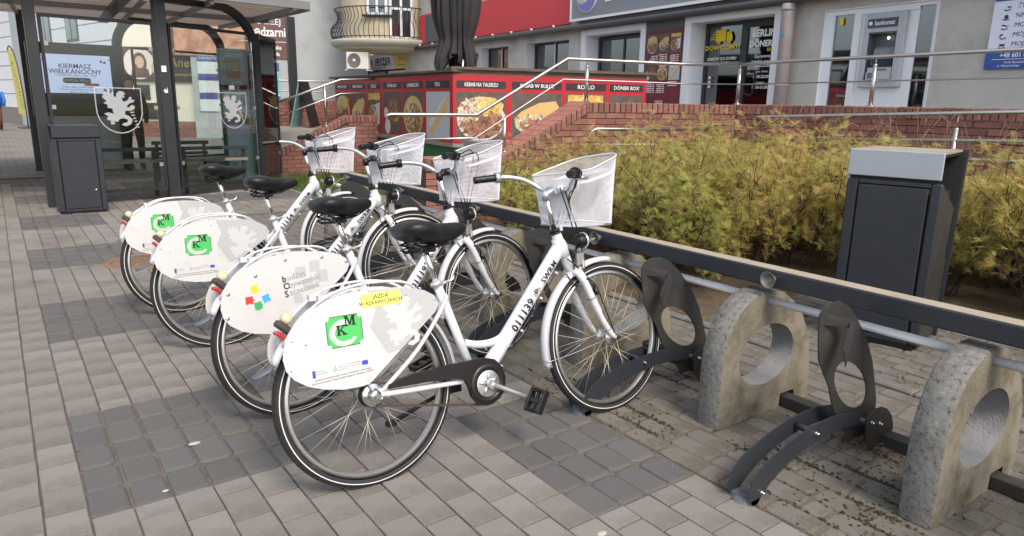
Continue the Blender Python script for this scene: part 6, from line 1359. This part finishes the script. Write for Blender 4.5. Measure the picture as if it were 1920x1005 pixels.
    b = MB(); b.lathe([(0, -.058), (.040, -.056), (.046, -.050), (.040, -.044)], 20, 'y', (0, 0, .345)); b.lathe([(.0, -.088), (.020, -.085), (.024, -.072), (.026, -.060)], 16, 'y', (0, 0, .345)); b.tube([(0, -.085, .345), (0, -.105, .345)], .011, 6)
    b.build('axle_cap', CHROME, t)
    b = MB(); b.lathe([(0, -.050), (.046, -.049), (.047, -.030)], 20, 'y', (-.004, 0, .345)); b.build('sprocket', BLACKP, t)
    b = MB(); b.tube([(.40, .055, .275), (.26, .085, .225), (.13, .105, .178)], [.0095, .009, .011], 8); b.bbox(.105, .15, .09, .12, .165, .188, .004); b.bbox(.36, .42, .02, .06, .255, .295, .004); b.build('kickstand', BLACKP, t)
    # stem, handlebar, grips, basket --------------------------------
    sx = .96; sh = (sx, 0, 0)
    st = MB().tube([(.968, 0, .872), (.936, 0, 1.035)], .0125, 14).build('stem', CHROME, t)
    b = MB(); b.tube([(.938, 0, 1.012), (.934, 0, 1.050)], .0185, 14); b.tube([(.936, 0, 1.036), (.985, 0, 1.052)], .015, 12); b.tube([(.985, -.028, 1.052), (.985, .028, 1.052)], .0195, 14)
    b.build('stem_clamp', ALLOY if 'kmc_sticker' == kind else BLACKP, st)
    b = MB(); hb = [(.985, 0, 1.052), (.986, -.045, 1.053), (.982, -.080, 1.062), (.962, -.115, 1.088), (.935, -.150, 1.110), (.895, -.190, 1.122), (.850, -.222, 1.124), (.770, -.262, 1.118)]
    hp = smooth_path([(x, -y_, z) for x, y_, z in hb[::-1]]+hb[1:], 5); b.tube(hp, .0112, 12)
    ho = b.build('handlebar', mat('satin_bar', (.68, .72, .75), .22, .85), t, shift=sh); ho.location = sh
    for sg in (-1, 1):
        p = Vector((.853, sg*.221, 1.124)); q = Vector((.745, sg*.274, 1.116)); d = q-p
        b = MB(); b.tube([p+d*k/12 for k in range(13)], [.0175, .0155, .0165, .017, .0165, .016, .0165, .0168, .016, .0158, .016, .0168, .015], 12); gr = b.build('grip', BLACKP, ho, shift=sh)
        b = MB(); b.tube([p-d*.06, p+d*.16], [.0235, .0245], 14); b.build('grip_collar', ALLOY if kind == 'kmc_sticker' and sg == 1 else BLACKP, ho, shift=sh)
        if sg == -1:
            b = MB(); b.tube(smooth_path([(.885, -.205, 1.108), (.905, -.235, 1.10), (.88, -.265, 1.098), (.845, -.285, 1.094)], 4), [.008]*13, 8, flat=.5); b.bbox(.875, .905, -.212, -.185, 1.095, 1.118, .004); b.build('brake_lever', ALLOY, ho, shift=sh)
            b = MB(); b.bbox(.865, .905, -.222, -.192, 1.10, 1.135, .006); b.build('lever_mount', BLACKP, ho, shift=sh)
            b = MB()
            if kind != 'kmc_sticker': b.tube(smooth_path([(.90, -.20, 1.12), (1.0, -.19, 1.15), (1.08, -.12, 1.10), (1.08, -.06, .95), (1.06, -.04, .80)], 6), .003, 6); b.tube(smooth_path([(.90, -.20, 1.11), (1.02, -.21, 1.13), (1.10, -.13, 1.06), (1.09, -.06, .90), (1.05, -.04, .74)], 6), .003, 6)
            else: b.tube(smooth_path([(.90, -.20, 1.115), (.93, -.155, 1.06), (.99, -.075, 1.03), (1.02, -.055, .93)], 6), .003, 6); b.tube(smooth_path([(.90, -.19, 1.105), (.95, -.13, 1.05), (.995, -.07, 1.0), (1.01, -.05, .93)], 6), .003, 6)
            b.build('brake_cable', BLACKP, ho, shift=sh)
    bs = make_basket(t, sx); bs.location = sh
    b = MB()                                                # slotted bracket from the stem to the headset
    for (y0, y1) in ((-.056, -.040), (-.026, -.012), (.012, .026), (.040, .056)): b.add([(1.013, y0, .955), (1.013, y1, .955), (.985, y1*.5, .885), (.985, y0*.5, .885), (1.017, y0, .955), (1.017, y1, .955), (.989, y1*.5, .885), (.989, y0*.5, .885)], [(0,1,2,3),(7,6,5,4),(0,4,5,1),(1,5,6,2),(2,6,7,3),(3,7,4,0)])
    b.box(1.012, 1.0155, -.064, .064, .95, 1.062); b.box(.975, .992, -.030, .030, .868, .890); b.tube([(1.0, -.045, 1.052), (1.0, .045, 1.052)], .017, 10)
    br = b.build('basket_bracket', WHITE, t, shift=sh); br.location = sh
    # headlight -----------------------------------------------------
    M = Matrix.Translation((1.105, -.005, .812)) @ Matrix.Rotation(R(8), 4, 'Z') @ Matrix.Rotation(R(90), 4, 'Y'); b = MB()
    b.lathe([(0, -.036), (.018, -.033), (.030, -.015), (.036, .012), (.037, .024)], 20, M=M); b.tube([(1.05, 0, .735), (1.09, 0, .785)], .006, 8)
    hl = b.build('headlight', BLACKP, t)
    b = MB(); b.lathe([(0, .030), (.028, .029), (.0375, .024), (.0385, .018), (.036, .014)], 20, M=M); b.build('headlight_lens', mat('lamp_glass', (.75, .75, .72), .1, .5), hl)
    b = MB(); b.tube(smooth_path([(1.06, -.02, .74), (1.09, -.03, .72), (1.085, -.03, .66)], 4), .008, 8); b.bbox(1.06, 1.10, -.035, -.01, .70, .76, .004); b.build('lock_tang', STEEL, t)
    side_plate(t, kind)
    return t, dict(steer=[ho, bs, br])
def steer_parts(root): return [o for o in KIDS(root) if o.name.split('.')[0] in ('handlebar', 'basket', 'basket_bracket')]
def pose(t, cx, cy, hd, ln, st):
    c, s = cos(YAW), sin(YAW); t.location = (cx*c+cy*s, -cx*s+cy*c, 0); t.rotation_euler = (ln, 0, hd-YAW)
    for o in steer_parts(t): o.rotation_euler = (0, 0, -st)
bk1, _ = make_bike('bicycle', 'kmc_sticker', '011139'); bk1['label'] = 'white bicycle nearest the camera, yellow sticker on its rear wheel cover, number 011139'
bk2, _ = make_bike('bicycle', 'bos', '011193'); bk2['label'] = 'white bicycle whose rear wheel cover shows four coloured puzzle pieces'
bk3, _ = make_bike('bicycle', 'kmc', '011183'); bk3['label'] = 'white bicycle with green emblem cover standing just behind the puzzle piece one, number 011183'
bk4 = copy_tree(bk3); bk4['label'] = 'farthest white bicycle in the rack, number 011154, nearest the bus shelter'
for f in KIDS(bk4):
    if f.name.startswith('frame'):
        for q in KIDS(f):
            if q.name.startswith('fleet_number'): bpy.data.objects.remove(q)
        tx = text('011154', .051, INK, f, ext=.0004, bold=.022, align='LEFT', spacing=1.08); wrap(tx, .033, (.672, .468), R(45.8)); tx.name = 'fleet_number'
pose(bk1, -.495, 2.416, .622, -.205, R(-12))
for o_ in steer_parts(bk1):
    if o_.name.startswith('handlebar'): o_.rotation_euler = (R(4), 0, R(12)); o_.location.y = .075
pose(bk2, -.973, 3.03, .744, -.164, R(-4))
pose(bk3, -1.68, 3.909, .558, -.092, R(-10)); pose(bk4, -2.197, 4.563, .669, -.129, R(-8))
add_lock_cables()
# ================================================================== lawn
GRS = ramp_mat('grass_blades', [(0, (.045, .10, .012)), (.5, (.085, .17, .022)), (.8, (.12, .20, .03)), (1, (.20, .20, .06))], island=True, trans=.35)
lawn = MB(); lawn.prism([(3.72, 6.95), (3.72, 18.4), (12, 18.4), (12, 6.95)], -.05, .015, 'xy'); struct(lawn.build('lawn_soil', mat('lawn_soil', (.05, .065, .02), .95, col2=(.09, .10, .04), scale=6), fix=True))
b = MB(); rs = random.Random(31)
def blade(b, x, y, h, w=.004):
    a = rs.uniform(0, 6.28); l = rs.uniform(.2, .8)*h; dx, dy = cos(a), sin(a); b.add([(x-dy*w, y+dx*w, .012), (x+dy*w, y-dx*w, .012), (x+dx*l*.4+dy*w*.7, y+dy*l*.4-dx*w*.7, h*.65), (x+dx*l*.4-dy*w*.7, y+dy*l*.4+dx*w*.7, h*.65), (x+dx*l, y+dy*l, h)], [(0, 1, 2, 3), (3, 2, 4)])
for k in range(26000):
    y = 7.2+10.5*rs.random()**1.3; x = 3.74+2.6*rs.random()**1.2+(.6 if y > 12 else 0)*rs.random()
    if (x-3.8)*.5 > 2.6 : continue
    blade(b, x, y, rs.uniform(.04, .11))
for k in range(260): blade(b, 3.70+abs(rs.gauss(0, .06)), rs.uniform(.4, 7), rs.uniform(.02, .06), .003)
tag(stuff(b.build('grass', GRS)), 'bright green grass of the small lawn behind the far bicycles', 'grass')
# ================================================================== shrubs
LEAFM = ramp_mat('shrub_leaves', [(0, (.26, .34, .06)), (.2, (.62, .60, .16)), (.36, (.74, .54, .24)), (.54, (.46, .53, .11)), (.64, (.68, .38, .24)), (.76, (.72, .68, .24)), (.92, (.30, .40, .08)), (1, (.50, .33, .16))], island=True, rough=.5, trans=.5, spec=.3, orand=.2)
TWIG = mat('shrub_twig', (.035, .024, .017), .85, col2=(.075, .050, .034), scale=20)
def leaf(b, p, d, up, L, rs, pairs=8):
    # pinnate leaf with narrow paired leaflets, one connected island
    d = d.normalized(); side = d.cross(up).normalized(); nrm = side.cross(d).normalized(); bend = rs.uniform(.3, .9); vs = []; fs = []; n = pairs+1; w = .0012
    for i in range(n+1):
        t = i/n; c = p+d*(L*t)-nrm*(L*bend*t*t*.5); vs += [c-side*w, c+side*w]
        if i: fs.append((2*i-2, 2*i-1, 2*i+1, 2*i))
    for i in range(1, n):
        t = i/n; l = L*.34*(sin(pi*(.15+.78*t))**.8); c = p+d*(L*t)-nrm*(L*bend*t*t*.5); sag = nrm*(l*rs.uniform(-.1, .5))
        for sg in (-1, 1):
            tip = c+side*(sg*l)+d*(l*.7)-sag; m = c.lerp(tip, .45)+d*(.0); o = len(vs); base = 2*i+(1 if sg > 0 else 0); ww = L*.026
            vs += [m+d*ww, tip, m-d*ww*.6]; fs.append((base, o, o+1, o+2) if sg > 0 else (base, o+2, o+1, o))
    b.add(vs, fs)
def shrub_mesh(seed, H, rad, nst):
    rs = random.Random(seed); st = MB(); lf = MB()
    def grow(p, d, L, r, lev):
        n = 5; pts = [p.copy()]; c = p.copy(); dd = d.copy()
        for k in range(n): dd = (dd+Vector((rs.gauss(0, .10), rs.gauss(0, .10), rs.gauss(.03, .06)))).normalized(); c = c+dd*(L/n); pts.append(c.copy())
        st.tube(pts, [r*(1-.6*k/n) for k in range(n+1)], 5 if lev == 0 else 3, cap=False)
        if lev < 2:
            for k in range(2 if lev else 1, n+1):
                for q in range(2 if lev == 0 else 1):
                    a = rs.uniform(0, 6.28); s = dd.orthogonal().normalized(); s.rotate(Matrix.Rotation(a, 3, dd)); nd = (dd*rs.uniform(.5, 1)+s*rs.uniform(.4, .9)+Vector((0, 0, .25))).normalized(); grow(pts[k], nd, L*rs.uniform(.30, .5), r*.55, lev+1)
        if lev >= 1:
            for k in range(2, n+1) if lev == 1 else range(1, n+1, 2):
                if pts[k].z < .10: continue
                m = 7 if k == n else (1 if rs.random() < .5 else 0)
                for q in range(m):
                    a = rs.uniform(0, 6.28); s = dd.orthogonal().normalized(); s.rotate(Matrix.Rotation(a, 3, dd)); v = (dd*rs.uniform(.5, 1.4)+s).normalized()
                    leaf(lf, pts[k], v, Vector((0, 0, 1)) if abs(v.z) < .95 else Vector((1, 0, 0)), rs.uniform(.048, .095), rs, 7)
    for k in range(nst):
        a = 2*pi*k/nst+rs.uniform(-.4, .4); rr = rs.uniform(0, rad*.5); lean = rs.uniform(.05, .65)
        grow(Vector((rr*cos(a), rr*sin(a), 0)), Vector((cos(a)*lean, sin(a)*lean, 1)).normalized(), H*rs.uniform(.55, .85), .0095, 0)
    return st, lf
variants = []
def shrub(x, y, k, sc, rot, label, grp='feathery spring shrubs in the bed'):
    if k < 4 and len(variants) <= k:
        t = thing('shrub', label, 'shrub', (x, y, .02), (0, 0, rot), grp); st, lf = shrub_mesh(50+k, 1.08, .42, 8); st.build('stems', TWIG, t); stuff(lf.build('leaves', LEAFM, t)); variants.append(t)
    else:
        t = copy_tree(variants[k]); t.location = (x, y, .02); t.rotation_euler = (0, 0, rot); t['label'] = label
    t.scale = (sc, sc, sc*1.0); return t
rs = random.Random(77); cnt = 0
rows = [(4.30, .88), (4.95, .93), (5.6, .96), (6.25, .98), (6.85, .92)]
WHERE = ['front row', 'second row', 'middle row', 'fourth row', 'back row']
_desc = {0: 'front row of the shrub bed', 1: 'second row of the shrub bed', 2: 'middle row of the shrub bed', 3: 'fourth row of the shrub bed', 4: 'back row of the shrub bed by the brick wall'}
for ri, (x, s) in enumerate(rows):
    y = -2.0+(ri % 2)*.3; yi = 0
    while y < 6.3-(.0 if ri < 3 else .25*(ri-2)):
        if not (x < 5.3 and .55 < y < 2.95):
            pos = 'at the far right edge' if y < -.6 else ('right of the bin' if y < 1.2 else ('behind the bin' if y < 2.9 else ('behind the empty holders' if y < 3.9 else ('behind the nearest basket' if y < 4.9 else ('near the left end' if y < 5.7 else 'leftmost')))))
            sc = s*rs.uniform(.90, 1.06)*(.84 if y > 5.0 else 1)*(.90 if y < 3.3 and x > 5.3 else 1)
            shrub(x+rs.uniform(-.12, .12), y+rs.uniform(-.1, .1), cnt % 4, sc, rs.uniform(0, 6.28), 'feathery yellow green shrub in the bed, '+WHERE[ri]+', '+pos); cnt += 1
        y += rs.uniform(.56, .68); yi += 1
# bare arching twigs in front of the walls
BT = mat('bare_twig', (.24, .17, .11), .8, col2=(.34, .25, .17), scale=30)
b = MB(); rs = random.Random(91)
for k in range(230):
    y = rs.uniform(-1.5, 6.2); x = min(7.4, 6.3+rs.random()*1.2); h = rs.uniform(.9, 1.42); a = rs.uniform(0, 6.28); l = rs.uniform(.1, .45)
    b.tube(smooth_path([(x, y, .05), (x+l*.3*cos(a), y+l*.3*sin(a), h*.6), (x+l*cos(a), y+l*sin(a), h), (x+l*1.5*cos(a), y+l*1.5*sin(a), h*rs.uniform(.93, 1.0))], 3), .0022, 3, cap=False)
tag(stuff(b.build('bare_twigs', BT)), 'thin bare arching twigs rising from the shrubs against the brick walls', 'twigs')
